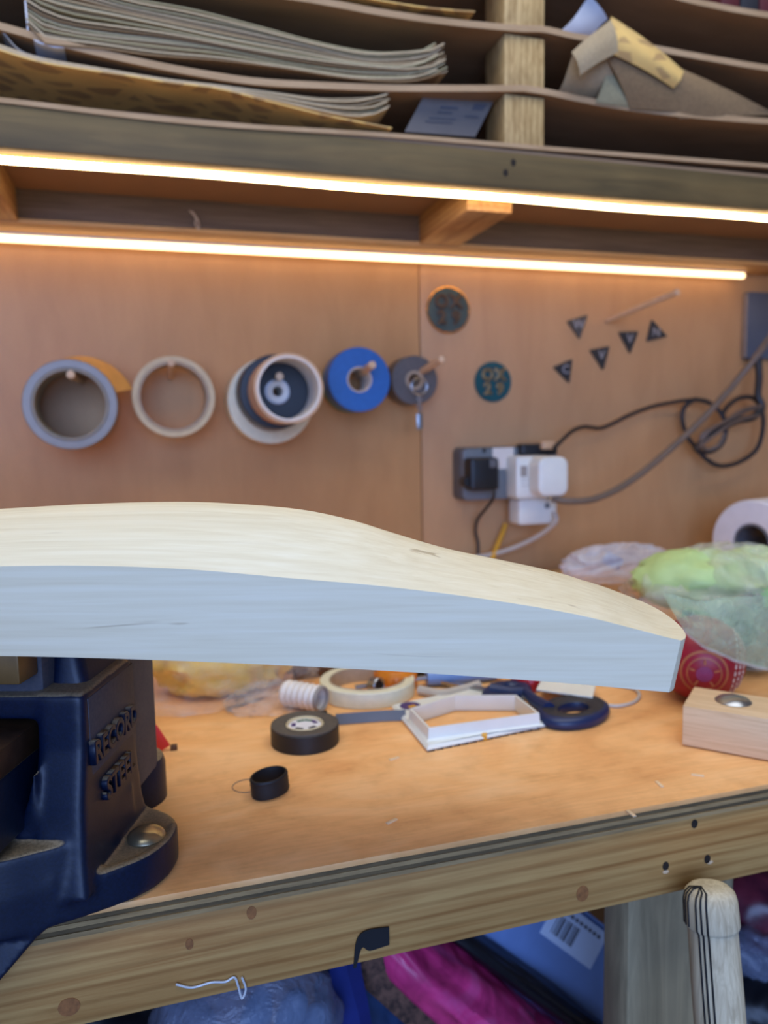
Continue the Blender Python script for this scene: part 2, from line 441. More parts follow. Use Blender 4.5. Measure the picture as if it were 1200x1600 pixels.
plain('shed_board', C(120, 104, 86), 0.8, 0, 0.2, 8)
plain('under_board', C(150, 116, 88), 0.7, 0, 0.06, 20)
plain('hole_dark', C(38, 28, 20), 0.9, 0, 0.2, 60)
plain('knot', C(146, 94, 48), 0.7, 0, 0.3, 300)
plain('box_grey', C(84, 92, 104), 0.45, 0, 0.05, 30)
plain('glue', C(205, 210, 214), 0.25, 0, 0.05, 60)
plain('dust_chip', C(226, 196, 156), 0.8, 0, 0.1, 60)

def film(name, col, clear=0.6, rough=0.2):
    t = NT(name); t.base(col); t.set(rough, 0, 0.6)
    tr = t.new('ShaderNodeBsdfTransparent'); mixn = t.new('ShaderNodeMixShader')
    f = t.noise(t.coords(), 40, 3)
    r = t.ramp(f, [(0.3, (1 - clear + 0.15,)*3 + (1,)), (0.7, (1 - clear - 0.1,)*3 + (1,))])
    t.link(r, mixn.inputs[0]); t.link(tr.outputs[0], mixn.inputs[1]); t.link(t.b.outputs[0], mixn.inputs[2])
    t.bump(t.noise(t.coords(), 70, 3, 0.6, 2.0), 0.6, 0.004)
    t.link(mixn.outputs[0], t.n['Material Output'].inputs['Surface'])
film('clear_film', C(240, 232, 228), 0.86, 0.08)
film('milky_film', C(230, 228, 214), 0.74, 0.15)
film('white_film', C(238, 238, 244), 0.60, 0.15)
film('green_film', C(196, 212, 172), 0.66, 0.15)
film('grey_film', C(130, 140, 165), 0.5)

def emitter(name, col, strength, wave=False):
    t = NT(name); t.base(C(255, 230, 180)); t.b.inputs['Emission Color'].default_value = col
    t.b.inputs['Emission Strength'].default_value = strength
    if wave:
        wv = t.new('ShaderNodeTexWave', wave_type='BANDS', bands_direction='X'); wv.inputs['Scale'].default_value = 95
        wv.inputs['Distortion'].default_value = 0.0
        t.link(t.coords(), wv.inputs['Vector'])
        mr = t.new('ShaderNodeMapRange'); t.link(wv.outputs['Fac'], mr.inputs[0]); mr.inputs[3].default_value = strength*0.15; mr.inputs[4].default_value = strength*1.5
        t.link(mr.outputs[0], t.b.inputs['Emission Strength'])
emitter('led_wall', (1.0, 0.66, 0.34, 1), 3.8)
emitter('led_front', (1.0, 0.70, 0.36, 1), 17.0, True)

# ------------------------------------------------------------------ the setting
WY = 1.0
w = MB().box((-1.6, WY + 0.012, 0), (1.9, WY + 0.05, 2.4)).build('wall_back', 'shed_board', kind='structure')
SEAM = 0.3587
for x0, x1 in ((-1.6, SEAM - 0.0008), (SEAM + 0.0008, 1.9)):
    MB().box((x0, WY, 0.02), (x1, WY + 0.012, 2.38), 0.0006).build('panel', 'hardboard', w)
MB().box((-2.2, -2.6, -0.05), (2.0, 1.1, 0)).build('floor', 'concrete', kind='structure')
MB().box((-2.2, -2.6, 2.4), (2.0, 1.1, 2.45)).build('ceiling', 'shed_board', kind='structure')
MB().box((1.6, -2.6, 0), (1.65, 1.05, 2.4)).build('wall_right', 'shed_board', kind='structure')
MB().box((-2.2, -2.6, 0), (-2.15, 1.05, 2.4)).build('wall_left', 'shed_board', kind='structure')

# ------------------------------------------------------------------ workbench
FY = 0.3837
bench = thing('workbench', 'plywood-topped workbench with a pine front rail below the back wall', 'workbench', (0, 0, 0))
bx0, bx1 = -0.75, 1.35
PLY = 0.0135
top = MB().box((bx0, FY, BENCH - 0.0035), (bx1, WY - 0.001, BENCH), 0.0004).build('plywood_top', 'plywood', bench)
zz = BENCH - 0.0035
for i, (h, m_, ins) in enumerate(((0.0026, 'ply_dark', 0.0008), (0.0024, 'ply_light', 0.0002), (0.0026, 'ply_dark', 0.001), (0.0024, 'ply_light', 0.0))):
    MB().box((bx0, FY + ins, zz - h), (bx1, WY - 0.002, zz)).build('ply_layer', m_, top); zz -= h
rail_z0 = BENCH - 0.0135 - 0.048
rail = MB().box((bx0, FY + 0.0015, rail_z0), (bx1, FY + 0.04, BENCH - 0.0135), 0.0015).build('front_rail', 'pine', bench)
RF = FY + 0.0015
def rail_mark(px, py, rx, rz, mat, name, ring=None):
    p = atY(px, py, RF)
    mb = MB(); pr = [Vector((p.x + rx*math.cos(a), RF - 0.0003, p.z + rz*math.sin(a))) for a in [2*math.pi*k/16 for k in range(16)]]
    mb.loft([pr, [q + Vector((0, 0.004, 0)) for q in pr]]); mb.build(name, mat, rail)
for px, py in ((1085, 1287), (1040, 1353), (1105, 1342)): rail_mark(px, py, 0.0023, 0.0029, 'hole_dark', 'screw_hole')
for px, py in ((1040, 1362), (1109, 1347)): rail_mark(px, py, 0.0022, 0.0012, 'dust_chip', 'splinter')
for px, py, rx, rz in ((910, 1396, 0.0042, 0.005), (393, 1426, 0.0026, 0.0036), (108, 1573, 0.0052, 0.0048), (296, 1475, 0.002, 0.003)):
    rail_mark(px, py, rx, rz, 'knot', 'knot')
MB().box((bx0, FY + 0.04, rail_z0 + 0.004), (bx0 + 0.04, WY - 0.01, BENCH - 0.0135)).build('side_rail', 'pine', bench)
MB().box((bx1 - 0.04, FY + 0.04, rail_z0 + 0.004), (bx1, WY - 0.01, BENCH - 0.0135)).build('side_rail', 'pine', bench)
lx0 = atY(981, 1480, FY + 0.044).x; lx1 = lx0 + 0.088
for a, bq in ((lx0, lx1), (bx0, bx0 + 0.088)):
    MB().box((a, FY + 0.044, 0.0), (bq, FY + 0.074, BENCH - 0.014), 0.002).build('leg', 'leg_wood', bench)
    MB().box((a, WY - 0.09, 0.0), (bq, WY - 0.046, BENCH - 0.014), 0.002).build('leg', 'leg_wood', bench)
LS = 0.47
MB().box((bx0, FY + 0.09, LS - 0.012), (bx1, WY - 0.01, LS)).build('lower_shelf', 'hardboard', bench)
# black tape wrapped over the lower edge of the rail
p0 = atY(556, 1470, RF); p1 = atY(607, 1462, RF)
path = [(p0.x - 0.002, RF - 0.0010, rail_z0 - 0.001), (p0.x, RF - 0.0011, p0.z + 0.0005), (lerp(p0.x, p1.x, .3), RF - 0.0011, p0.z + 0.0055), (p1.x, RF - 0.0011, p1.z + 0.006)]
low = [(p0.x - 0.0005, RF - 0.0010, rail_z0 - 0.001), (p0.x + 0.003, RF - 0.0011, p0.z - 0.004), (lerp(p0.x, p1.x, .4), RF - 0.0011, p1.z - 0.0055), (p1.x, RF - 0.0011, p1.z - 0.0045)]
sheet_mb([spline(path, 5), spline(low, 5)], 0.0008).build('tape_scrap', 'black_plastic', None, label='small black tape scrap stuck to the lower edge of the bench rail', cat='tape')
p = atY(552, 1484, RF)
# strand of dried clear glue along the rail's lower edge
pts = [atY(x, y, RF - 0.0012) for x, y in ((275, 1538), (300, 1543), (330, 1535), (352, 1534), (366, 1527), (372, 1540), (378, 1560), (384, 1545), (378, 1527))]
MB().tube(spline(pts, 5), 0.0006, 6).build('glue_string', 'glue', None, label='stringy white glue drip hanging off the bench rail', cat='glue')

# ------------------------------------------------------------------ wall shelf with compartments
SY = 0.74
rack = thing('shelf_rack', 'timber wall rack with sagging hardboard shelves above the bench', 'shelf', (0, 0, 0))
BZ0 = atY(600, 279, SY).z; BZ1 = BZ0 + 0.036
RX0, RX1 = -0.62, 1.10
beam = MB().box((RX0, SY, BZ0), (RX1, SY + 0.038, BZ1), 0.0012).build('front_beam', 'pine_grey', rack)
for px, py in ((802, 254), (790, 270)):
    p = atY(px, py, SY)
    pr = [Vector((p.x + 0.0028*math.cos(a), SY - 0.0003, p.z + 0.0036*math.sin(a))) for a in [2*math.pi*k/14 for k in range(14)]]
    MB().loft([pr, [q + Vector((0, .003, 0)) for q in pr]]).build('screw_hole', 'hole_dark', beam)
p = atY(375, 215, SY)
pr = [Vector((p.x + 0.016*math.cos(a), SY - 0.0002, p.z + 0.012*math.sin(a))) for a in [2*math.pi*k/20 for k in range(20)]]
RZ0 = 1.3625
MB().box((RX0, 0.929, RZ0), (0.905, WY - 0.001, RZ0 + 0.0045), 0.0008).build('rail_lit_underside', 'joist_pale', rack)  # pale layer: LED light on the rail's underside put into its colour
MB().box((RX0, 0.93, RZ0 + 0.0047), (0.905, WY - 0.001, BZ1), 0.001).build('back_rail', 'rail_dark', rack)
panel_z = BZ1
MB().box((RX0, SY + 0.001, panel_z), (RX1, WY - 0.002, panel_z + 0.003)).build('bottom_panel', 'shelf_board', rack)
MB().box((RX0, SY + 0.0385, 1.398), (RX1, 0.9295, 1.401)).build('under_panel', 'under_board', rack)
jz = RZ0 + 0.001
j0 = atY(655, 386, 0.93).x; j1 = atY(716, 388, 0.93).x
jl1 = atY(28, 346, 0.93).x
for a, bq in ((jl1 - 0.045, jl1), (j0, j1), (0.905, 0.945)):
    MB().box((a, SY + 0.0385, jz), (bq, 0.9295 if a < 0.9 else 0.998, 1.3978), 0.001).build('joist', 'joist_wood', rack)
# sagging thin shelves: front edges measured along the front of the rack
def shelf_line(pix, dy=-5): return [(p.x, p.z) for p in [atY(x, y + dy, SY) for x, y in pix]]
lineA_l = shelf_line([(-260, -30), (0, 40), (100, 68), (200, 92), (300, 112), (400, 127), (500, 133), (600, 137), (700, 138), (818, 138)])
lineA_r = shelf_line([(818, 138), (850, 143), (920, 158), (1000, 171), (1100, 182), (1200, 190), (1350, 198)])
lineB_l = shelf_line([(-260, -95), (200, -42), (480, -2), (600, 20), (700, 34), (780, 42), (818, 45)])
lineB_r = shelf_line([(818, 45), (850, 46), (900, 57), (1000, 72), (1100, 90), (1200, 107), (1350, 125)])
lineC_l = shelf_line([(-260, -200), (200, -150), (480, -105), (700, -75), (818, -68)])
lineC_r = shelf_line([(818, -68), (900, -52), (1060, -4), (1120, 10), (1200, 24), (1350, 44)])
bottom_l = shelf_line([(-260, 128), (0, 158), (300, 193), (600, 213), (850, 234)])
bottom_r = shelf_line([(850, 234), (1000, 246), (1200, 262), (1350, 276)])
def shelf(line, y0, y1, t, name='shelf_sheet', mat='shelf_board'):
    line = [(RX0 + 0.043, line[0][1] + 0.004)] + line if line[0][0] < 0 else line + [(RX1 - 0.043, line[-1][1] + 0.006)]
    xs = [lerp(line[0][0], line[-1][0], k/70) for k in range(71)]
    rows = [[Vector((x, y, smooth_interp(line, x) - t/2)) for x in xs] for y in (y0, lerp(y0, y1, .5), y1)]
    o = sheet_mb(rows, t).build(name, mat, rack)
    # pale bare front edge
    e = MB(); e.loft([[Vector((x, y0 - 0.0006, smooth_interp(line, x) - t*0.99)), Vector((x, y0 - 0.0006, smooth_interp(line, x) - t*0.01)),
                       Vector((x, y0 + 0.001, smooth_interp(line, x) - t*0.01)), Vector((x, y0 + 0.001, smooth_interp(line, x) - t*0.99))] for x in xs])
    e.build('bare_edge', 'board_edge', o)
    return o
for ln in (lineA_l, lineA_r, lineB_l, lineB_r, lineC_l, lineC_r): shelf(ln, SY, WY - 0.002, 0.0062)
for ln in (bottom_l, bottom_r): shelf(ln, SY - 0.001, SY + 0.03, 0.0042)
# spacer blocks that make up the upright post
pxl, pxr = atY(787, 180, SY + 0.006).x, atY(849, 180, SY + 0.006).x
zb = interp(bottom_l, (pxl + pxr)/2); za = interp(lineA_l, pxl); zB = interp(lineB_l, pxl); zC = interp(lineC_l, pxl)
for z0, z1 in ((panel_z + 0.0032, za - 0.0064), (za + 0.0004, zB - 0.0066), (zB + 0.0004, zC - 0.007), (zC + 0.001, zC + 0.07)):
    MB().box((pxl, SY + 0.004, z0), (pxr, SY + 0.05, z1), 0.0012).build('post_block', 'post_wood', rack)
    MB().box((pxl, WY - 0.05, z0), (pxr, WY - 0.004, z1), 0.0012).build('post_block', 'post_wood', rack)
for x0 in (RX0, RX1 - 0.042):
    MB().box((x0, SY + 0.002, panel_z + 0.003), (x0 + 0.042, WY - 0.003, zC + 0.12), 0.001).build('end_upright', 'post_wood', rack)
MB().box((RX0, SY, zC + 0.12), (RX1, WY - 0.003, zC + 0.126)).build('top_board', 'shelf_board', rack)

# LED strips
def strip(name, pts, r, mat, label):
    mb = MB(); mb.tube(pts, r, 10); return mb.build(name, mat, None, label=label, cat='light strip')
lz = BZ0 - 0.0040
strip('led_strip', [Vector((lerp(RX0, RX1, k/40), SY + 0.018, lz + 0.0006*math.sin(k*0.9))) for k in range(41)], 0.0031, 'led_front', 'ridged warm light strip under the front beam of the shelf')
xe = atY(1161, 440, 0.974).x
strip('led_strip', [Vector((lerp(RX0, xe, k/20), 0.974, RZ0 - 0.0072)) for k in range(21)], 0.0040, 'led_wall', 'glowing warm light strip along the top of the back wall')

MB().box((RX0, 0.9705, RZ0 - 0.0036), (xe + 0.002, 0.9775, RZ0 - 0.0004), 0.0004).build('strip_channel', 'white_plastic', rack)
# ------------------------------------------------------------------ sandpaper
def sand_sheet(front, y0, y1, mat, label, group, lift=0.0, sag=0.0, t=0.0013, under=None):
    """front: list of (px,py) of the front edge; the sheet runs back from y0 to y1 and settles onto the shelf"""
    ln = [(p.x, p.z) for p in [atY(x, y, y0) for x, y in front]]
    xs = [lerp(ln[0][0], ln[-1][0], k/28) for k in range(29)]
    rows = []
    for q in range(5):
        tq = q/4
        rows.append([Vector((x, lerp(y0, y1, tq), smooth_interp(ln, x) + lift*tq - sag*math.sin(tq*math.pi))) for x in xs])
    return sheet_mb(rows, t).build('sandpaper_sheet', mat, None, label=label, cat='sandpaper', group=group)
ORD = 'lowest second third fourth fifth sixth seventh eighth ninth tenth eleventh twelfth thirteenth fourteenth fifteenth sixteenth seventeenth eighteenth nineteenth twentieth twenty-first twenty-second twenty-third twenty-fourth twenty-fifth topmost'.split()
# lower left: backing sheet curled up at its front, sheets fanned above it
sand_sheet([(-120, 40), (0, 78), (60, 96), (130, 108), (200, 118), (260, 128), (340, 138), (420, 158), (500, 178), (560, 190), (612, 200)], 0.736, 0.95, 'sanding_backing',
           'tan sandpaper sheet with brown oval backing print, lowest in the rack', None, lift=-0.012)
fan = ['abrasive_pale', 'abrasive', 'abrasive_green', 'abrasive_pale', 'abrasive', 'abrasive_brown', 'abrasive_pale', 'abrasive']
for k in range(8):
    e = k/7
    pts = [(-110, 38 - 1.5*k), (0, 77 - 1.0*k), (60, 95 - 0.8*k), (150, 109 - 0.5*k), (260, 127 - 0.5*k), (340, 137 - 0.6*k), (430, 156 - 1.6*k), (500, 172 - 2.6*k), (555, 181 - 3.9*k), (590 + 3*e, 176 - 4.0*k + 5*math.sin(k)), (606 + 3*math.sin(2*k), 168 - 3.4*k)]
    sand_sheet(pts, 0.741 + 0.002*(k % 3), 0.955, fan[k], ORD[k] + ' fanned sandpaper sheet above the tan backing sheet, counted from below', 'sandpaper fanned in the lowest compartment', lift=-0.011)
sand_sheet([(-90, 10), (-40, 18), (0, 46), (30, 78), (70, 92)], 0.743, 0.95, 'paper_grey', 'pale curled paper sheet poking up at the left end of the lowest compartment', None, lift=-0.008)
# middle left: thick curled pile
mats = ['abrasive_brown', 'abrasive', 'abrasive_pale', 'abrasive', 'abrasive_green', 'abrasive_brown', 'abrasive_pale', 'abrasive_green', 'abrasive']
bot_line = [(42, 36), (58, 60), (90, 70), (150, 74), (240, 84), (340, 94), (440, 108), (540, 121), (620, 127), (660, 124), (690, 112)]
top_line = [(30, -52), (70, -46), (130, -28), (200, -6), (300, 16), (400, 42), (500, 66), (580, 82), (640, 82), (668, 76), (684, 66)]
NP = 26
for k in range(NP):
    e = k/(NP - 1)
    pts = []
    for i, ((x0, y0), (x1, y1)) in enumerate(zip(bot_line, top_line)):
        jit = 1.5*math.sin(k*2.3 + i*0.7) + 2.4*math.sin(i*1.9 + k*0.35)*(0.3 if i > 8 else 1)
        endx = (10*math.sin(k*1.9)) if i > 8 else 0
        pts.append((lerp(x0, x1, e) + endx, lerp(y0, y1, e) + jit*0.7))
    sand_sheet(pts, 0.738 + 0.005*abs(math.sin(k*1.7)), 0.96, mats[k % 9], ORD[k] + ' sheet from the bottom of the thick curled sandpaper pile, middle left', 'thick sandpaper pile in the middle left compartment', lift=-0.006)
sand_sheet([(36, -40), (34, 0), (38, 30), (50, 58), (80, 72), (100, 74)], 0.7395, 0.95, 'paper_white', 'white backing sheet curling up at the left end of the thick pile', None, lift=-0.004)
# top left: a single tan sheet lying over the upper shelf
sand_sheet([(470, -22), (560, -6), (640, 8), (700, 15), (742, 18)], 0.737, 0.93, 'sanding_backing', 'tan sandpaper sheet on the uppermost left shelf beside the post', None)
# printed paper standing in the lower left compartment next to the post
pp = [atY(x, y, yy) for x, y, yy in ((632, 206, .755), (662, 150, .755), (772, 156, .765), (742, 214, .765))]
pc = thing('printed_paper', 'grey printed paper leaning in the lowest compartment beside the post', 'paper', (0, 0, 0))
rows = [[pp[0].lerp(pp[3], k/6) for k in range(7)], [pp[1].lerp(pp[2], k/6) for k in range(7)]]
sheet_mb(rows, 0.0008).build('page', 'paper_shade', pc)
nrm = (pp[1] - pp[0]).cross(pp[3] - pp[0]).normalized()
if nrm.y > 0: nrm = -nrm
for (a0, a1, b0, b1) in ((.3, .55, .68, .74), (.3, .5, .56, .6), (.75, .92, .7, .86), (.22, .6, .4, .43), (.2, .58, .3, .33), (.7, .9, .5, .53)):
    q = lambda a, b_: pp[0].lerp(pp[3], a).lerp(pp[1].lerp(pp[2], a), b_) + nrm*0.0009
    sheet_mb([[q(a0, b0), q(a1, b0)], [q(a0, b1), q(a1, b1)]], 0.0004).build('print_block', 'print_grey', pc)
# right side: bent loose sheets sticking out of the middle compartment
def patch(name, mat, label, corners, bulge=0.0, n=14, t=0.0008, parent=None, group=None):
    a, b_, c, d = [Vector(p) for p in corners]; nn = ((b_ - a).cross(d - a)).normalized()
    if nn.y > 0: nn = -nn
    rows = []
    for i in range(n + 1):
        u = i/n; row = []
        for j in range(n + 1):
            v_ = j/n; p = a.lerp(b_, v_).lerp(d.lerp(c, v_), u)
            row.append(p + nn*bulge*math.sin(u*math.pi)*0.7 + nn*bulge*0.6*math.sin(v_*math.pi*1.5))
        rows.append(row)
    return sheet_mb(rows, t).build(name, mat, parent, label=label, cat='sandpaper' if label else None, group=group)
patch('sandpaper_sheet', 'paper_white', 'white sandpaper backing poking up behind the bent sheets right of the post',
      [atY(872, 52, .76), atY(924, -6, .76), atY(952, 30, .77), atY(900, 70, .78)], 0.004)
patch('sandpaper_sheet', 'sanding_backing', 'large bent tan sandpaper sheet draped over the shelf right of the post',
      [atY(946, 80, .722), atY(958, 24, .722), atY(1072, 110, .728), atY(1052, 138, .731)], 0.005)
patch('sandpaper_sheet', 'abrasive_brown', 'brown sandpaper sheet sloping down towards the right end of the rack',
      [atY(1040, 116, .736), atY(1066, 106, .738), atY(1215, 178, .742), atY(1060, 186, .742)], 0.004)
patch('sandpaper_sheet', 'abrasive_brown', 'brown sandpaper sheet hanging beneath the bent tan sheet',
      [atY(944, 84, .726), atY(1056, 122, .733), atY(1100, 178, .741), atY(985, 170, .738)], 0.004)
patch('sandpaper_sheet', 'abrasive', 'pale folded sandpaper corner with green print right of the post',
      [atY(893, 82, .716), atY(956, 28, .716), atY(968, 78, .71), atY(906, 118, .712)], 0.005)
patch('sandpaper_sheet', 'abrasive', 'shaded curled sandpaper sheet tucked right beside the post',
      [atY(868, 150, .76), atY(898, 84, .73), atY(968, 82, .722), atY(950, 150, .75)], 0.006)
patch('sandpaper_sheet', 'abrasive_green', 'small greenish sandpaper sheet under the bent tan sheet',
      [atY(930, 160, .738), atY(952, 106, .732), atY(1012, 158, .738), atY(990, 170, .741)], 0.002)
patch('sandpaper_sheet', 'abrasive_brown', 'flat brown sandpaper sheet lying at the right end of the middle shelf',
      [atY(1060, 166, .742), atY(1210, 172, .742), atY(1215, 184, .80), atY(1040, 182, .80)], 0.0)
# dark red boxes at the top right
bxr = atY(1120, 0, SY + .02)
zc = interp(lineC_r, bxr.x)
for k in range(3):
    xx = bxr.x + 0.0 + k*0.026
    MB().box((xx, SY + 0.012, smooth_interp(lineC_r, xx + 0.012) + 0.0005), (xx + 0.024, SY + 0.15, smooth_interp(lineC_r, xx + 0.012) + 0.05), 0.001, ).build(
        'abrasive_block', 'block_red' if k != 1 else 'dark_grip', None, label=['dark red block at the top right of the rack, nearest the post', 'charcoal block between two dark red blocks at the top right of the rack', 'dark red block at the top right of the rack, outermost'][k], cat='block')

# ------------------------------------------------------------------ things on the back wall
FACE = (math.radians(90), 0, 0)      # local z points out of the wall
def peg(p0, p1, r, label):
    a, b_ = Vector(p0), Vector(p1); d = b_ - a; L = d.length
    mb = MB(); mb.disc(r, 0, L, 14, bev=0.0012)
    o = mb.build('wooden_peg', 'dowel', None, label=label, cat='peg', group=None)
    o.location = a; o.rotation_euler = d.to_track_quat('Z', 'Y').to_euler()
    return o
def scale_at(px, py, Y): return depth(atY(px, py, Y))/F
def roll(name, label, px, py, Y, width, rpx, hpx, face, core, wall_t=0.003, group=None, side=None):
    p = atY(px, py, Y); k = scale_at(px, py, Y)
    ro, ri = rpx*k, hpx*k
    o = thing(name, label, 'tape', (p.x, p.y, p.z), FACE, group)
    MB().ring(ro, ri + wall_t, -width, 0, 56).build('tape', face, o)
    MB().ring(ri + wall_t + 0.0002, ri, -width - 0.0004, 0.0006, 56).build('core', core, o)
    return o, ro, ri
GRP = 'tape rolls hanging on the wall pegs'
o, ro, ri = roll('tape_roll', 'silver duct tape roll, leftmost on the wall pegs', 110, 632, 0.90, 0.048, 70, 52, 'silver_tape', 'silver_core', group=GRP)
# amber packing tape behind the silver roll with a loose tail
o2, ro2, ri2 = roll('tape_roll', 'amber packing tape roll with a loose tail, behind the silver roll', 112, 633, 0.952, 0.045, 66, 52, 'amber_tape', 'masking_core', group=GRP)
rows = [[], [], []]
k2 = scale_at(112, 633, .93)
for k in range(25):
    e = k/24; a = lerp(math.radians(108), math.radians(15), e)
    r_out = lerp(71, 97, e)*k2; r_in = r_out - lerp(3, 30, e**0.7)*k2
    for q in range(3):
        rr = lerp(r_in, r_out, q/2); rows[q].append(Vector((rr*math.cos(a), rr*math.sin(a), 0.030 - 0.016*q)))
sheet_mb(rows, 0.0006).build('loose_tail', 'amber_tape', o2)
peg(atY(128, 596, 1.0), atY(110, 585, 0.895), 0.0045, 'wooden peg end inside the silver duct tape roll')
o, ro, ri = roll('tape_roll', 'narrow masking tape roll hanging right of the silver roll', 272, 620, 0.945, 0.036, 63, 50, 'masking', 'masking_core', group=GRP)
peg(atY(266, 590, 1.0), atY(268, 567, 0.925), 0.004, 'wooden peg holding the narrow masking tape roll')
# triple stack
roll('tape_roll', 'wide pale cream tape roll at the back of the third peg', 424, 626, 0.955, 0.042, 67, 44, 'masking_pale', 'masking_core', group=GRP)
o3 = thing('plastic_spool', 'black plastic spool seen through the tan tape roll', 'spool', atY(433, 612, 0.905), FACE)
k = scale_at(433, 612, .905)
MB().ring(58*k, 17*k, -0.044, -0.001, 48).build('spool_body', 'black_plastic', o3)
MB().ring(17*k, 8*k, -0.044, 0.006, 32).build('hub', 'white_card', o3)
MB().ring(20*k, 16*k, -0.002, 0.003, 32).build('hub_rim', 'steel', o3)
p = atY(452, 607, 0.845); k = scale_at(452, 607, 0.845)
o4 = thing('tape_roll', 'nearly used tan packing tape roll, foremost on the third peg', 'tape', p, FACE, GRP)
MB().ring(55*k, 51*k, -0.056, 0, 56).build('tape', 'tan_tape', o4)
MB().ring(51*k, 47*k, -0.0565, 0.0006, 56).build('core', 'white_card', o4)
pk = atY(433, 590, 1.0); peg(pk, atY(437, 588, 0.87), 0.0045, 'wooden peg inside the tan tape roll')
# blue roll with a green one behind it
roll('tape_roll', 'green tape roll mostly hidden behind the blue roll', 556, 597, 0.962, 0.030, 47, 18, 'green_tape', 'white_card', 0.001, group=GRP)
roll('tape_roll', 'blue insulating tape roll with a small hole', 562, 593, 0.928, 0.030, 50, 18, 'blue_tape', 'white_card', 0.0015, group=GRP)
peg(atY(556, 589, 1.0), atY(582, 570, 0.89), 0.0046, 'wooden peg through the blue tape roll')
# dark roll with key chain
roll('tape_roll', 'dark grey tape roll, rightmost on the wall pegs', 648, 594, 0.957, 0.034, 38, 10, 'slate_tape', 'masking_core', 0.004, group=GRP)
peg(atY(640, 592, 1.0), atY(691, 561, 0.895), 0.0044, 'wooden peg with a key chain through the dark grey roll')
kc = thing('key_chain', 'small metal key chain hanging from the dark grey roll peg', 'key chain', atY(655, 600, 0.94))
k = scale_at(655, 600, .94)
ang = [2*math.pi*i/24 for i in range(24)]
MB().tube([Vector((0.0105*math.cos(a), 0, 0.0105*math.sin(a) - 0.003)) for a in ang], 0.0011, 8, True).build('split_ring', 'steel', kc)
zz = -0.0135
for i in range(4):
    zz -= 0.0052
    vec = (lambda a: Vector((0.0022*math.cos(a), 0, 0.004*math.sin(a) + zz))) if i % 2 == 0 else (lambda a: Vector((0, 0.0022*math.cos(a), 0.004*math.sin(a) + zz)))
    MB().tube([vec(a) for a in ang[::2]], 0.0007, 6, True).build('link', 'steel', kc)
MB().box((-0.004, -0.0012, zz - 0.024), (0.004, 0.0012, zz - 0.003), 0.001).build('tag', 'steel', kc)
peg(atY(948, 501, 1.0), atY(1060, 456, 0.868), 0.0045, 'empty long wooden peg above the triangle badges')

# round badges
def badge(px, py, rpx, disc_mat, letter_mat, rim_mat, label, chars):
    Y = WY - 0.004; p = atY(px, py, WY); k = scale_at(px, py, Y); r = rpx*k
    o = thing('round_badge', label, 'badge', (p.x, WY - 0.0003, p.z), FACE)
    MB().disc(r, 0, 0.004, 48, bev=0.001).build('plate', disc_mat, o)
    if rim_mat:
        MB().lathe([(r + 0.0011*math.cos(a), 0.0032 + 0.0011*math.sin(a)) for a in [2*math.pi*i/10 for i in range(10)]], 48).build('rim', rim_mat, o)
    for ch, (x, y) in zip(chars, ((-.34, .33), (.34, .33), (-.34, -.36), (.34, -.36))):
        text_obj('letter', ch, r*0.80, 0.0011, letter_mat, o, Matrix.Translation((x*r, y*r, 0.0050)), 0.0013)
    return o
badge(699, 485, 35, 'badge_dark', 'badge_bronze', 'gold_rim', 'dark green round badge with a bright gold rim, just under the light strip', 'OX29')
badge(769, 597, 31, 'badge_teal', 'badge_gold', None, 'teal round badge with four gold characters above the socket', 'OX29')
# triangle badges: three corners each, measured on the wall
tri = [(((884, 502), (917, 492), (904, 530)), 'W', 'triangle_worn', 'worn brownish triangle badge, highest left of the five'),
       (((863, 574), (893, 561), (888, 599)), 'C', 'triangle_dark', 'black triangle badge, lowest left of the five'),
       (((920, 547), (951, 541), (941, 579)), 'V', 'triangle_dark', 'black triangle badge between the lowest one and the one under the long peg'),
       (((965, 519), (996, 518), (983, 553)), 'V', 'triangle_dark', 'black triangle badge pointing straight down below the long peg'),
       (((1017, 500), (1041, 526), (1009, 534)), 'N', 'triangle_dark', 'black triangle badge pointing up, rightmost of the five')]
for pts, ch, mt, lab in tri:
    P = [atY(x, y, WY) for x, y in pts]; c = (P[0] + P[1] + P[2])/3
    o = thing('triangle_badge', lab, 'badge', (c.x, WY - 0.0003, c.z), FACE, 'triangle badges')
    q = [Vector((v_.x - c.x, v_.z - c.z)) for v_ in P]
    def tri_ring(s, z):
        out = []
        for i in range(3):
            a, b_, d_ = q[i-1], q[i], q[(i+1) % 3]
            for e in (0.94, 1.0):
                pass
            out += [Vector((*(b_.lerp(a, .07)*s), z)), Vector((*(b_*0.96*s), z)), Vector((*(b_.lerp(d_, .07)*s), z))]
        return out
    MB().loft([tri_ring(1, 0), tri_ring(1, 0.003), tri_ring(0.9, 0.004)]).build('plate', mt, o)
    MB().loft([tri_ring(.84, 0.003), tri_ring(.84, 0.0044), tri_ring(.78, .0044), tri_ring(.78, .0038)], loop=False, cap0=False, cap1=False).build('inner_border', 'triangle_worn', o)
    text_obj('letter', ch, 0.017, 0.0006, 'mark_pale', o, Matrix.Translation((0, 0, 0.0044)), 0.0002)

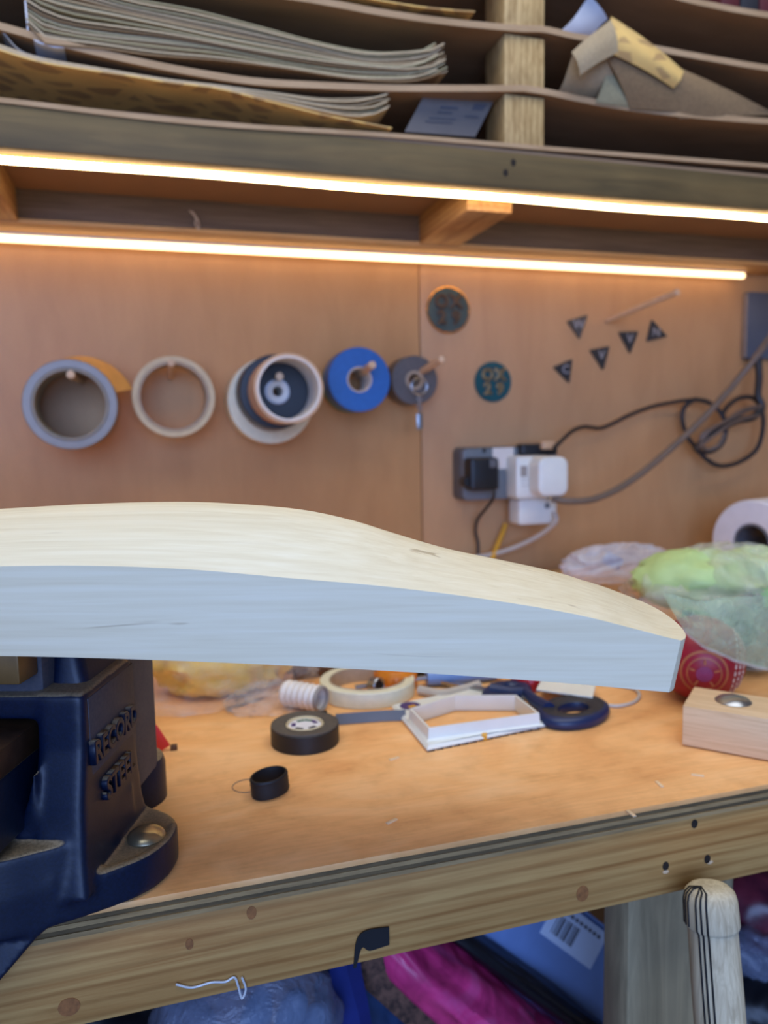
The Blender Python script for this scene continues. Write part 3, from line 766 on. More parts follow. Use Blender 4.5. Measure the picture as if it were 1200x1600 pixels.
# socket strip
S0 = atY(722, 700, 0.965); S1 = atY(818, 779, 0.965)
cx = (S0.x + S1.x)/2 + 0.026; czz = (S0.z + S1.z)/2
ext = thing('extension_socket', 'grey extension socket block screwed to the back wall', 'socket', (cx, WY - 0.001, czz), FACE)
hw = cx - S0.x; hh = (S0.z - S1.z)/2
def rrect(x0, y0, x1, y1, r, n=5):
    out = []
    for (cx_, cy_, a0) in ((x1 - r, y1 - r, 0), (x0 + r, y1 - r, 90), (x0 + r, y0 + r, 180), (x1 - r, y0 + r, 270)):
        for i in range(n + 1):
            a = math.radians(a0 + 90*i/n); out.append((cx_ + r*math.cos(a), cy_ + r*math.sin(a)))
    return out
def rbox(x0, y0, x1, y1, z0, z1, r, bev=0.002):
    mb = MB()
    ring = lambda inset, z: [Vector((x, y, z)) for x, y in rrect(x0 + inset, y0 + inset, x1 - inset, y1 - inset, max(r - inset, 0.0006))]
    return mb.loft([ring(0, z0), ring(0, z1 - bev), ring(bev*0.3, z1 - bev*0.3), ring(bev, z1)])
rbox(-hw, -hh, hw, hh, 0, 0.03, 0.008, 0.002).build('body', 'grey_dark', ext)
rbox(-hw + 0.001, -hh + 0.001, hw - 0.001, hh - 0.001, 0.0302, 0.036, 0.007, 0.0015).build('faceplate', 'grey_plastic', ext)
def Lc(px, py, Y, o): v_ = atY(px, py, Y); return v_.x - o.location.x, v_.z - o.location.z
a = Lc(770, 700, .962, ext); b_ = Lc(803, 732, .962, ext)
MB().box((a[0], b_[1], 0.0361), (b_[0], a[1], 0.0366)).build('label_sticker', 'white_card', ext)
a = Lc(757, 704, .962, ext); MB().disc(0.0028, 0.036, 0.0368, 16, Matrix.Translation((a[0], a[1], 0))).build('indicator', 'black_plastic', ext)
# plugs
def plug(name, label, x0, y0, x1, y1, Y0, depth_, mat, r=0.006, bev=0.004):
    a = atY(x0, y0, Y0 - depth_); b_ = atY(x1, y1, Y0 - depth_); c = (a + b_)/2
    o = thing(name, label, 'plug', (c.x, Y0, c.z), FACE)
    w_, h_ = (b_.x - a.x)/2, (a.z - b_.z)/2
    rbox(-w_, -h_, w_, h_, 0, depth_, r, bev).build('housing', mat, o)
    return o, w_, h_
fY = WY - 0.0385
o, w_, h_ = plug('plug', 'black square plug in the left socket of the grey block', 736, 716, 781, 766, fY, 0.024, 'black_plastic', 0.005, 0.004)
MB().disc(0.007, 0.002, 0.018, 20, Matrix.Translation((-w_ - 0.001, -h_*0.45, 0))).build('cord_boss', 'black_plastic', o)
MB().box((w_*0.3, h_*0.4, 0.0242), (w_*0.8, h_*0.9, 0.0248), 0.0002).build('rating_mark', 'grey_dark', o)
o, w_, h_ = plug('plug', 'white cube adapter in the right socket of the grey block', 807, 713, 858, 778, fY, 0.03, 'white_plastic', 0.005, 0.004)
for (x0, x1, y0, y1) in ((-.75, -.35, .05, .55), (-.75, -.2, -.05, -.02), (-.75, -.3, -.2, -.17), (-.7, -.25, -.38, -.35)):
    MB().box((x0*w_, y0*h_, 0.0301), (x1*w_, y1*h_, 0.0304)).build('print_block', 'paper_grey', o)
o, w_, h_ = plug('plug', 'rounded white plug on the front of the white cube adapter', 842, 714, 889, 775, fY - 0.0305, 0.028, 'white_plastic', 0.012, 0.005)
o, w_, h_ = plug('plug', 'white plug hanging beneath the white cube adapter', 811, 780, 871, 818, fY + 0.012, 0.03, 'white_plastic', 0.005, 0.004)
MB().disc(0.004, 0.0302, 0.031, 14, Matrix.Translation((w_*.45, h_*.4, 0))).build('screw_recess', 'grey_plastic', o)
o, w_, h_ = plug('plug', 'flat black plug on top of the grey socket block', 816, 694, 872, 710, fY + 0.006, 0.018, 'black_plastic', 0.003, 0.003)
o, w_, h_ = plug('plug', 'small tan plug end above the white cube adapter', 848, 689, 868, 702, fY - 0.015, 0.008, 'tan_tape', 0.003, 0.002)

# cables
def cable(label, pix, r, mat, name='cable', cat='cable'):
    pts = [atY(x, y, Y) for x, y, Y in pix]
    return MB().tube(spline(pts, 8), r, 10).build(name, mat, None, label=label, cat=cat)
cable('thick grey cable sweeping from the white plug up to the right edge', [(862, 779, .915), (890, 783, .905), (930, 779, .90), (980, 755, .90), (1040, 708, .90), (1100, 652, .895), (1150, 596, .89), (1200, 533, .88), (1260, 450, .89), (1290, 400, .93), (1290, 380, .99)], 0.0047, 'cable_grey')
cable('thin dark cable from the flat black plug to the coil on the right', [(866, 700, .93), (880, 686, .94), (895, 673, .955), (912, 667, .97), (925, 668, .98), (938, 669, .985), (955, 663, .985), (985, 648, .985), (1020, 635, .985), (1055, 628, .98), (1085, 624, .975)], 0.0028, 'cable_black')
cable('thin dark cable hanging from the black plug behind the bat', [(772, 768, .935), (770, 780, .945), (758, 796, .965), (746, 812, .98), (743, 830, .985), (747, 850, .985), (747, 880, .98), (752, 905, .96)], 0.0022, 'cable_black')
cable('pale cable curving down from the lower white plug', [(866, 800, .935), (869, 812, .93), (862, 822, .935), (840, 838, .95), (805, 855, .965), (770, 866, .975), (735, 872, .98), (690, 880, .985)], 0.0032, 'cable_pale')
cable('yellow wax crayon standing against the back wall', [(790, 819, .99), (784, 836, .985), (777, 852, .98), (768, 876, .97), (752, 915, .96)], 0.0034, 'yellow_paint', 'crayon', 'crayon')
# coiled cable hanging by the wall at the right
coil = thing('cable_coil', 'tangled coil of dark cable hanging on the wall at the right', 'cable', atY(1130, 670, .97))
def rel(pix): return [atY(x, y, Y) - coil.location for x, y, Y in pix]
loops = [([(1085, 624, .975), (1105, 628, .97), (1122, 640, .965), (1134, 662, .96), (1130, 690, .96), (1112, 705, .965), (1092, 706, .97), (1084, 698, .972)], .0027, 'cable_black'),
         ([(1085, 624, .976), (1070, 636, .98), (1066, 655, .98), (1074, 682, .98), (1088, 700, .975), (1102, 716, .97), (1125, 728, .97), (1155, 722, .97), (1182, 702, .97), (1192, 670, .97), (1190, 640, .968), (1176, 622, .968), (1156, 622, .97), (1138, 634, .972), (1128, 648, .97)], .0026, 'cable_black'),
         ([(1184, 560, .965), (1186, 590, .96), (1184, 618, .955), (1190, 636, .95), (1176, 652, .95), (1150, 658, .95), (1122, 672, .95), (1098, 690, .952), (1088, 702, .955)], .0042, 'cable_black'),
         ([(1195, 640, .952), (1172, 640, .95), (1148, 652, .945), (1120, 664, .945), (1100, 676, .948), (1094, 690, .95), (1104, 702, .95), (1122, 696, .945), (1132, 678, .945)], .0020, 'cable_grey'),
         ([(1190, 634, .948), (1160, 640, .944), (1136, 656, .94), (1110, 672, .942), (1096, 688, .945)], .0018, 'cable_grey'),
         ([(1188, 648, .948), (1162, 654, .942), (1138, 664, .94), (1116, 680, .942), (1092, 698, .945)], .0020, 'cable_grey')]
for pix, r, m_ in loops: MB().tube(spline(rel(pix), 8), r*1.3, 8).build('strand', m_, coil)
# grey power supply box at the right end of the wall
a = atY(1172, 455, .985); b2 = atY(1172, 560, .985)
psu = thing('power_supply', 'blue-grey power supply box under the right end of the shelf', 'power supply', (a.x, WY - 0.0005, b2.z), (0, 0, 0))
MB().box((0, -0.0115, 0), (0.085, 0, a.z - b2.z), 0.001).build('housing', 'box_grey', psu)
MB().box((-0.0012, -0.011, 0.002), (0, -0.0005, a.z - b2.z - 0.002), 0.0004).build('side_label', 'paper_grey', psu)
MB().disc(0.006, -0.012, 0.0, 16, Matrix.Translation((0.014, -0.0075, 0))).build('cable_gland', 'black_plastic', psu)
# small loop of string on the shelf rail
cable('thin string loop hanging off the back shelf rail', [(290, 324, .935), (300, 333, .928), (306, 342, .924), (305, 350, .924), (311, 358, .928), (309, 344, .922), (300, 330, .922)], 0.0009, 'cable_pale', 'string_loop', 'string')

# ------------------------------------------------------------------ vise (swivelled, its screw axis along local +y)
vise = thing('bench_vise', 'navy cast steel bench vise bolted to the left of the bench', 'vise', (0, 0, 0), (0, 0, -TH))
VT = 1.007
def vring(x0, y0, x1, y1, r, z): return [Vector((x, y, z)) for x, y in rrect(x0, y0, x1, y1, r, 5)]
UR = -0.1625; VW0 = 0.352; VW1 = 0.416
OPU = -0.187; OPT = 0.9945; OPB = 0.941
body = MB()
outl = spline([Vector((x, y, 0)) for x, y in ((-0.335, 0.312), (-0.24, 0.3125), (-0.2, 0.3195), (-0.1788, 0.3305), (-0.158, 0.344), (-0.1405, 0.3597), (-0.1335, 0.376), (-0.1335, 0.392), (-0.140, 0.406), (-0.152, 0.415), (-0.168, 0.421), (-0.2, 0.43))], 5)
outl = [(p.x, p.y) for p in outl] + [(-0.25, 0.44), (-0.335, 0.44)]
# base flange with its bolt lobe
body.prism(outl, BENCH + 0.0004, BENCH + 0.0185)
lipp = [p for p in outl if p[1] < 0.40 and p[0] > -0.17]
inn = [(lerp(-0.150, x, 0.80), lerp(0.385, y, 0.80)) for x, y in lipp]
body.loft([[Vector((x, y, BENCH + 0.017)) for x, y in lipp + inn[::-1]], [Vector((x, y, BENCH + 0.0205)) for x, y in lipp + inn[::-1]]])
# apron: the front wall of the base runs up into the cheek
ap = [p for p in outl if p[0] < -0.159 and p[1] < 0.36] + [(-0.159, 0.40), (-0.335, 0.40)]
body.loft([[Vector((x, y, BENCH + 0.0004)) for x, y in ap], [Vector((x, y, 0.920)) for x, y in ap], [Vector((x - 0.001, y + (0.002 if y < 0.37 else 0), OPB - 0.002)) for x, y in ap]])
# right cheek
body.loft([vring(OPU - 0.004, 0.334, UR + 0.0045, VW1 + 0.002, 0.004, 0.912), vring(OPU, 0.3385, UR + 0.002, VW1 + 0.001, 0.004, 0.930), vring(OPU, 0.3435, UR + 0.0005, VW1, 0.004, 0.955), vring(OPU, VW0 - 0.002, UR, VW1, 0.004, 0.98),
           vring(OPU, VW0, UR, VW1, 0.004, VT - 0.001), vring(OPU, VW0 + 0.002, UR - 0.002, VW1, 0.004, VT + 0.0005)])
# bridge over the slide, left cheek
body.box((-0.31, VW0 + 0.0005, OPT), (OPU + 0.004, VW1, VT - 0.0005))
body.box((-0.335, VW0, 0.91), (-0.31, VW1, VT))
# swept fillet at the lower right corner of the opening
fp = [(OPU + 0.003, OPB + 0.034), (OPU - 0.0015, OPB + 0.018), (OPU - 0.006, OPB + 0.006), (OPU - 0.012, OPB - 0.003), (OPU + 0.003, OPB - 0.003)]
body.loft([[Vector((x, 0.342, z)) for x, z in fp], [Vector((x, VW1 - 0.02, z)) for x, z in fp]])
# lug that hangs in front of the bench
lug = [(-0.174, 0.9035), (-0.1792, 0.8995), (-0.1841, 0.8949), (-0.189, 0.8895), (-0.1947, 0.8832), (-0.206, 0.871), (-0.225, 0.858), (-0.31, 0.85), (-0.334, 0.87), (-0.334, 0.925), (-0.174, 0.925)]
body.loft([[Vector((x, interp(outl[:30], x) - 0.0004, z)) for x, z in lug], [Vector((x, 0.338, z)) for x, z in lug]])
bo = body.build('body', 'vise_paint', vise, 0)
rm = bo.modifiers.new('cast', 'REMESH'); rm.mode = 'VOXEL'; rm.voxel_size = 0.00125; rm.use_smooth_shade = True
sm = bo.modifiers.new('soften', 'SMOOTH'); sm.factor = 0.5; sm.iterations = 16
# rear part of the body and rear lobe of the base
rear = MB()
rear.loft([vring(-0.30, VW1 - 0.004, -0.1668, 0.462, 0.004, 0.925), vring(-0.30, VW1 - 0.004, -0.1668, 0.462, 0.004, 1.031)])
rear.build('rear_housing', 'vise_side_lit', vise)
lobe = MB()
cl = [(0.021*math.cos(a) - 0.1855, 0.022*math.sin(a) + 0.463) for a in [2*math.pi*i/28 for i in range(28)]]
lobe.loft([[Vector((x, y, z)) for x, y in [(lerp(-0.1855, x, s), lerp(0.463, y, s)) for x, y in cl]] for s, z in ((1.0, BENCH), (1.0, BENCH + 0.022), (0.93, BENCH + 0.027), (0.6, BENCH + 0.030), (0.2, BENCH + 0.031))])
lobe.build('rear_lobe', 'vise_paint', vise, 50)
# thin inlay on the cheek in the painted-in lit tone, with the raised lettering
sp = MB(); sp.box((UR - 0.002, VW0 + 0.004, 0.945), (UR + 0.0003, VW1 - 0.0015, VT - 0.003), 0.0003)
side = sp.build('lettered_side', 'vise_side_lit', vise)
PERM = Matrix(((0, 0, 1, 0), (1, 0, 0, 0), (0, 1, 0, 0), (0, 0, 0, 1)))
q1 = atU(174, 1146, UR); q2 = atU(180, 1212, UR)
for txt, q, wd in (('RECORD', q1, 0.92), ('STEEL', q2, 0.98)):
    text_obj('lettering', txt, 0.0156, 0.0012, 'vise_paint', side, Matrix.Translation((UR + 0.0015, q.y + 0.001, q.z)) @ PERM, 0.0007, wd, 'raised cast word ' + txt)
# bolt
pb = G(228, 1300, 0.0215); bu, bw_ = pb.dot(BX), pb.dot(BN)
MB().lathe([(1e-5, 0.0052), (0.004, 0.0049), (0.0075, 0.0037), (0.0095, 0.002), (0.0103, 0.0006), (0.0098, 0), (1e-5, 0)], 36, Matrix.Translation((bu, bw_, BENCH + 0.0186))).build('coach_bolt', 'zinc', vise)
# fixed jaw and its lining
MB().box((-0.31, VW0 + 0.008, VT - 0.002), (-0.186, VW1 + 0.004, 1.0345), 0.002).build('fixed_jaw', 'vise_side_lit', vise)
jr = MB(); jr.loft([vring(-0.188, VW0 + 0.016, -0.168, VW1 + 0.002, 0.006, VT - 0.002), vring(-0.188, VW0 + 0.018, -0.1705, VW1 + 0.002, 0.006, VT + 0.006), vring(-0.188, VW0 + 0.022, -0.175, VW1 + 0.002, 0.006, 1.0325)])
jr.build('jaw_web', 'vise_paint', vise, 50)
MB().box((-0.31, 0.342, 1.0155), (-0.1880, VW0 + 0.0079, 1.0342), 0.0012).build('soft_jaw', 'brass_lining', vise)
MB().box((-0.28, VW1 + 0.003, 1.022), (-0.1662, 0.458, 1.0342), 0.001).build('rear_jaw_pad', 'dark_wood', vise)
# sliding jaw: steel topped bar entering the opening
MB().box((-0.305, 0.10, 0.978), (OPU - 0.0025, VW1 + 0.05, 0.9915), 0.001).build('slide_bar', 'rust_steel', vise)
MB().box((-0.30, 0.10, 0.944), (OPU - 0.0035, VW1 + 0.03, 0.9775), 0.002).build('slide_casting', 'vise_paint', vise)
MB().box((-0.335, 0.085, 0.94), (-0.165, 0.125, 1.034), 0.006).build('moving_jaw', 'vise_paint', vise)
MB().tube([Vector((-0.25, 0.03, 0.96)), Vector((-0.25, 0.10, 0.96))], 0.013, 18).build('screw_head', 'steel', vise)
MB().tube([Vector((-0.33, 0.04, 0.93)), Vector((-0.17, 0.04, 0.99))], 0.006, 12).build('handle_bar', 'steel', vise)

# ------------------------------------------------------------------ cricket bat lying on the vise
W0 = 0.32
bat = thing('cricket_bat', 'unfinished pale willow cricket bat lying face down on the vise', 'cricket bat', (0, 0, 0), (0, 0, -TH))
zbot = [(-0.62, 1.033), (-0.45, 1.0362), (-0.30, 1.0369), (-0.1839, 1.0361), (-0.1018, 1.0334), (-0.0159, 1.0288), (0.0521, 1.0238), (0.1052, 1.0189), (0.12, 1.0175)]
zedge = [(-0.62, 1.050), (-0.45, 1.066), (-0.30, 1.0735), (-0.1811, 1.0758), (-0.1389, 1.0756), (-0.0972, 1.0735), (-0.0561, 1.0695), (-0.0152, 1.0655), (0.0252, 1.06), (0.0653, 1.0528), (0.09, 1.0464), (0.109, 1.0413), (0.116, 1.0411), (0.12, 1.0410)]
zspine = [(-0.62, 1.070), (-0.45, 1.083), (-0.30, 1.092), (-0.2096, 1.0958), (-0.1606, 1.0977), (-0.1154, 1.098), (-0.0803, 1.0958), (-0.055, 1.0928), (-0.0314, 1.0872), (-0.0173, 1.0824), (0.0139, 1.0724), (0.0451, 1.0649), (0.0762, 1.0568), (0.0949, 1.0490), (0.108, 1.0432), (0.1135, 1.0417), (0.12, 1.0411)]
toe = [(0.0, 0.109), (0.003, 0.1115), (0.008, 0.1138), (0.016, 0.1156), (0.030, 0.1172), (0.053, 0.1172), (0.073, 0.1142), (0.089, 0.1085), (0.100, 0.101), (0.108, 0.092)]
def prof(x):   # cross profile, 0 at the edges and 1 at the spine
    d = abs(x - 0.054)/0.054
    return max(0.0, 1 - d**1.55)
nw = 36; ns = 110
wos = [0.108*k/nw for k in range(nw + 1)]
us = []
for i in range(ns + 1):
    e = i/ns; us.append(1 - (1 - e)**1.0)
U0 = -0.60
Tg, Bg = [], []
for e in us:
    rt, rb = [], []
    for wo in wos:
        ut = lerp(U0, smooth_interp(toe, wo), e)
        und = 0.0045*min(1, max(0, (e - 0.9)/0.1))
        ub = ut - und
        z0 = smooth_interp(zedge, ut); zs = smooth_interp(zspine, ut)
        shoulder = 1.0
        wk = 0.054 + (wo - 0.054)*interp([(-0.62, 0.45), (-0.56, 0.8), (-0.52, 0.96), (-0.48, 1.0), (0.2, 1.0)], ut)
        rt.append(Vector((ut, W0 + wk, lerp(z0, max(zs, z0), prof(wo)))))
        rb.append(Vector((ub, W0 + wk, smooth_interp(zbot, ub))))
    Tg.append(rt); Bg.append(rb)
blade = MB()
rings = []
for rt, rb in zip(Tg, Bg):
    rings.append(rt + rb[::-1])
blade.loft(rings)
# toe end: split the cap into a strip so that it follows the curve
capidx = blade.f.pop(); n_ = len(wos)
for j in range(n_ - 1):
    blade.f.append([capidx[j], capidx[j+1], capidx[2*n_ - 2 - j], capidx[2*n_ - 1 - j]])
cap0 = [f for f in blade.f if len(f) > 10]
blade.build('blade', 'willow', bat, 28)
MB().tube([Vector((-0.54, W0 + 0.054, 1.052)), Vector((-0.62, W0 + 0.054, 1.056)), Vector((-0.90, W0 + 0.054, 1.066))], lambda e: 0.017, 20).build('handle', 'cane', bat)
MB().tube([Vector((-0.64, W0 + 0.054, 1.0567)), Vector((-0.905, W0 + 0.054, 1.0662))], 0.0195, 20).build('grip', 'black_rubber', bat)

# ------------------------------------------------------------------ things on the bench
def ground(name, label, cat, px, py, h=0.0, group=None, rz=0):
    p = G(px, py, h); return thing(name, label, cat, p, (0, 0, rz), group), depth(p)/F
# black insulating tape
o, k = ground('tape_roll', 'black insulating tape roll lying flat with a loose strip beside it', 'tape', 477, 1159)
r = 53*k
MB().ring(r, r*0.56, 0, 0.0140, 56).build('tape', 'black_tape', o)
MB().ring(r*0.985, r*0.57, 0.0139, 0.0147, 56).build('tape_edge', 'tape_face', o)
MB().ring(r*0.56, r*0.50, 0.0, 0.0150, 48).build('core', 'masking', o)
MB().disc(r*0.50, 0.0115, 0.0134, 40).build('core_label', 'paper_white', o)
for a, m_ in ((100, 'print_green'), (165, 'purple_ink'), (20, 'purple_ink'), (60, 'print_green'), (230, 'print_grey'), (300, 'print_grey')):
    a = math.radians(a); MB().box((-0.003, -0.0016, 0.0134), (0.003, 0.0016, 0.0137), 0, Matrix.Rotation(a + 1.57, 3, 'Z'), (r*0.33*math.cos(a), r*0.33*math.sin(a), 0)).build('print_block', m_, o)
MB().box((0, -0.0008, 0), (0.009, 0.0008, 0.0140), 0, Matrix.Rotation(math.radians(-6), 3, 'Z'), (r*0.5, r*0.86, 0)).build('loose_end', 'black_tape', o)
# flat dark strip on edge leading right from the tape
pts = [G(524, 1134), G(560, 1131), G(600, 1128), G(634, 1127)]
rows = [[p + Vector((0, 0, 0.0006)) for p in pts], [p + Vector((0.001, 0.003, 0.0085)) for p in pts]]
sheet_mb(rows, 0.001).build('metal_strip', 'grey_dark', None, label='grey metal rule on edge between the black tape and the white frame', cat='ruler')
# black rubber ring standing as a short band
o, k = ground('rubber_ring', 'small black ribbed rubber ring near the front of the bench', 'rubber ring', 423, 1240)
r = 31*k
prof_ = [(r*0.86, 0.0), (r*0.97, 0), (r, 0.0012), (r*0.975, 0.0032), (r, 0.0046), (r*0.975, 0.0062), (r, 0.0078), (r*0.975, 0.0094), (r, 0.0108), (r*0.96, 0.012), (r*0.87, 0.012), (r*0.85, 0.010)]
mb = MB(); mb.lathe(prof_[::-1], 48)
rg = mb.build('band', 'black_rubber', o); rg.rotation_euler = (math.radians(0), math.radians(-5), math.radians(20)); rg.location = (0, 0, 0.0014)
rg.scale = (1.0, 0.82, 1)
# pencilled ring on the bench
o, k = ground('pencil_circle', 'faint pencil circle drawn on the bench beside the rubber ring', 'mark', 386, 1228, 0.0002)
MB().ring(23*k, 22*k, 0, 0.0003, 48, None, 0.0001).build('line', 'grey_dark', o)
# white plastic frame
o = thing('plastic_tray', 'white plastic frame with a five-sided opening and a round sticker', 'frame', (0, 0, 0))
hb = 0.0045; ht = 0.0135
inner = [G(x, y, ht) for x, y in ((637, 1107), (668, 1139), (846, 1115), (808, 1085), (709, 1085))]
outer = [G(x, y, hb) for x, y in ((612, 1100), (667, 1167), (858, 1128), (800, 1075), (738, 1074))]
ci = sum(inner, Vector())/5
def off(ring, d, z):
    out = []
    n = len(ring)
    for i in range(n):
        a, b_, c = ring[i-1], ring[i], ring[(i+1) % n]
        e1 = (b_ - a).to_2d().normalized(); e2 = (c - b_).to_2d().normalized()
        n1 = Vector((e1.y, -e1.x)); n2 = Vector((e2.y, -e2.x)); bis = (n1 + n2); bis = bis/ max(0.3, bis.dot(n1))
        out.append(Vector((b_.x + bis.x*d, b_.y + bis.y*d, z)))
    return out
area2 = sum(a.x*b_.y - b_.x*a.y for a, b_ in zip(inner, inner[1:] + inner[:1]))
sg = 1 if area2 > 0 else -1
inner = off(inner, -sg*0.0028, BENCH + ht)
z0 = BENCH + 0.0008
mb = MB(); mb.loft([off(inner, 0, z0 + 0.002), off(inner, 0, BENCH + ht), off(inner, sg*0.0016, BENCH + ht), off(inner, sg*0.0020, BENCH + hb + 0.001), off(inner, sg*0.004, BENCH + hb)], cap0=False, cap1=False)
mb.build('raised_wall', 'white_plastic', o, 30)
mb = MB(); mb.loft([off(inner, sg*0.0002, z0), off(inner, sg*0.0002, BENCH + hb), off(outer, -sg*0.002, BENCH + hb), off(outer, 0, BENCH + hb - 0.002), off(outer, 0, z0 + 0.001), off(outer, -sg*0.001, z0)], loop=True)
mb.build('base_plate', 'white_plastic', o, 30)
MB().lathe([(1e-5, 0.0005), (0.0085, 0.0005), (0.0088, 0), (1e-5, 0)], 28, Matrix.Translation(G(641, 1103, hb))).build('round_sticker', 'purple_ink', o)
MB().box((-0.003, -0.002, 0.0006), (0.004, 0.002, 0.0008), 0, Matrix.Rotation(0.4, 3, 'Z'), G(643, 1105, hb)).build('sticker_print', 'yellow_paint', o)
for px, py in ((757, 1146), (830, 1125)):
    p = G(px, py, hb)
    MB().box((-0.002, -0.0035, -0.004), (0.002, 0.001, 0.0004), 0.0003, Matrix.Rotation(-0.5, 3, 'Z'), p).build('paint_dab', 'yellow_paint', o)
e0, e1 = outer[1], outer[2]
for i in range(14):
    p = e0.lerp(e1, 0.04 + i*0.066); p.z = BENCH
    MB().box((-0.0028, 0.0006, 0), (0.0024, 0.003, 0.0018), 0, None, p).build('foot', 'black_rubber', o)
# scissors
sc = thing('scissors', 'navy-handled scissors lying behind the white frame', 'scissors', (0, 0, 0))
c0 = G(896, 1106, 0.008); ex = (G(951, 1103, 0.008) - G(841, 1110, 0.008))/2; ey = (G(896, 1086, 0.008) - G(896, 1126, 0.008))/2
def ell(c, ax, ay, n=36): return [c + ax*math.cos(2*math.pi*i/n) + ay*math.sin(2*math.pi*i/n) for i in range(n)]
def loop_mb(c, prof_):
    mb = MB(); cz = Vector((c.x, c.y, BENCH))
    return mb.loft([[cz + (ex*math.cos(q_) + ey*math.sin(q_))*sc_ + Vector((0, 0, z_)) for q_ in [2*math.pi*i/40 for i in range(40)]] for sc_, z_ in prof_], loop=True)
loop_mb(c0, [(0.98, 0.0005), (1.05, 0.0035), (1.02, 0.0075), (0.92, 0.0098), (0.8, 0.0098), (0.46, 0.0080), (0.42, 0.004), (0.44, 0.0005)]).build('handle_loop', 'navy_plastic', sc, 60)
loop_mb(c0, [(0.88, 0.0099), (0.86, 0.0104), (0.50, 0.0090), (0.45, 0.0078)]).build('grip_lining', 'dark_grip', sc, 60)
c1 = G(792, 1076, 0.008)
loop_mb(c1, [(0.7, 0.001), (0.76, 0.004), (0.74, 0.007), (0.64, 0.0095), (0.42, 0.0085), (0.36, 0.004), (0.38, 0.001)]).build('handle_loop', 'navy_plastic', sc, 60)
piv = G(770, 1078, 0.006); tip = G(660, 1062, 0.004)
dd = (tip - piv).normalized(); sd = Vector((-dd.y, dd.x, 0)).normalized()
for s_ in (-1, 1):
    a = piv - dd*0.03
    poly = [a + sd*0.003*s_, piv + sd*0.006*s_, tip, piv - sd*0.003*s_, a - sd*0.003*s_]
    mb = MB(); mb.loft([[Vector((q.x, q.y, BENCH + 0.003 + 0.002*(s_ > 0))) for q in poly], [Vector((q.x, q.y, BENCH + 0.0045 + 0.002*(s_ > 0))) for q in poly]])
    mb.build('blade', 'steel', sc)
    st = (c0 - ex*0.7) if s_ > 0 else (c1 - ex*0.5)
    MB().tube([st, st.lerp(a, .6), a + Vector((0, 0, 0.003))], lambda e: lerp(0.006, 0.004, e), 10).build('shank', 'navy_plastic', sc)
MB().disc(0.004, BENCH + 0.006, BENCH + 0.0085, 20, Matrix.Translation((piv.x, piv.y, 0))).build('pivot', 'steel', sc)
# masking roll lying flat
o, k = ground('tape_roll', 'pale cream masking tape roll lying flat under the bat', 'tape', 574, 1083)
r = 74*k
MB().ring(r, r*0.80, 0, 0.014, 56).build('tape', 'masking_pale', o)
MB().ring(r*0.80, r*0.765, -0.0002 + 0.0004, 0.0145, 56).build('core', 'masking_core', o)
# ridged paper tube
tb = thing('hose_piece', 'short ribbed white hose piece beside the cream tape roll', 'hose', (0, 0, 0))
a = G(446, 1082, 0.012); b_ = G(497, 1088, 0.012); d = (b_ - a)
d = Vector((d.x, d.y - 0.006, 0)); L = d.length
Mx = Matrix.Translation(a) @ d.to_track_quat('Z', 'Y').to_matrix().to_4x4()
pr = []
for i in range(13):
    z = L*i/12; pr += [(0.0112 if i % 2 else 0.0098, z)]
pr2 = pr + [(0.0082, L), (0.0078, 0)]
MB().lathe(pr2[::-1], 32, Mx).build('ribbed_wall', 'white_card', tb)
MB().ring(0.0108, 0.0084, L - 0.0006, L + 0.003, 32, Mx).build('rim', 'paper_grey', tb)
# plastic bag with yellow cloth
pbag = G(350, 1110)
blob_mb((pbag.x - 0.004, pbag.y + 0.06, BENCH + 0.026), (0.082, 0.066, 0.046), 5, 0.34, 2.1, 56, 32, BENCH + 0.0007, True, 0.18).build('plastic_bag', 'clear_film', None, 60, label='crumpled clear plastic bag with yellow cloth inside, behind the vise', cat='bag')
blob_mb((pbag.x + 0.006, pbag.y + 0.062, BENCH + 0.030), (0.056, 0.040, 0.036), 9, 0.3, 2.4, 40, 24, BENCH + 0.0012, True, 0.12).build('yellow_cloth', 'yellow_cloth', None, 60, label='yellow cloth bundle inside the clear bag under the bat', cat='cloth')
pk_ = G(420, 1112)
blob_mb((pk_.x + 0.004, pk_.y + 0.012, BENCH + 0.006), (0.032, 0.022, 0.012), 3, 0.4, 2.6, 44, 24, BENCH + 0.0006, True, 0.2).build('bag_corner', 'clear_film', None, 60, label='flattened clear plastic wrapper in front of the yellow-filled bag', cat='bag')
# red tag behind the vise
p = G(262, 1173); rt = thing('red_clip', 'small red plastic tag sticking out behind the vise', 'tag', p)
MB().box((-0.0045, -0.0012, 0), (0.0045, 0.0012, 0.019), 0.0006, Matrix.Rotation(math.radians(-28), 3, 'Y'), (-0.002, 0, 0.002)).build('tag_body', 'red_plastic', rt)
MB().box((-0.002, -0.002, 0), (0.003, 0.002, 0.004), 0.0006, None, (0.004, 0, 0)).build('tag_tip', 'dark_wood', rt)
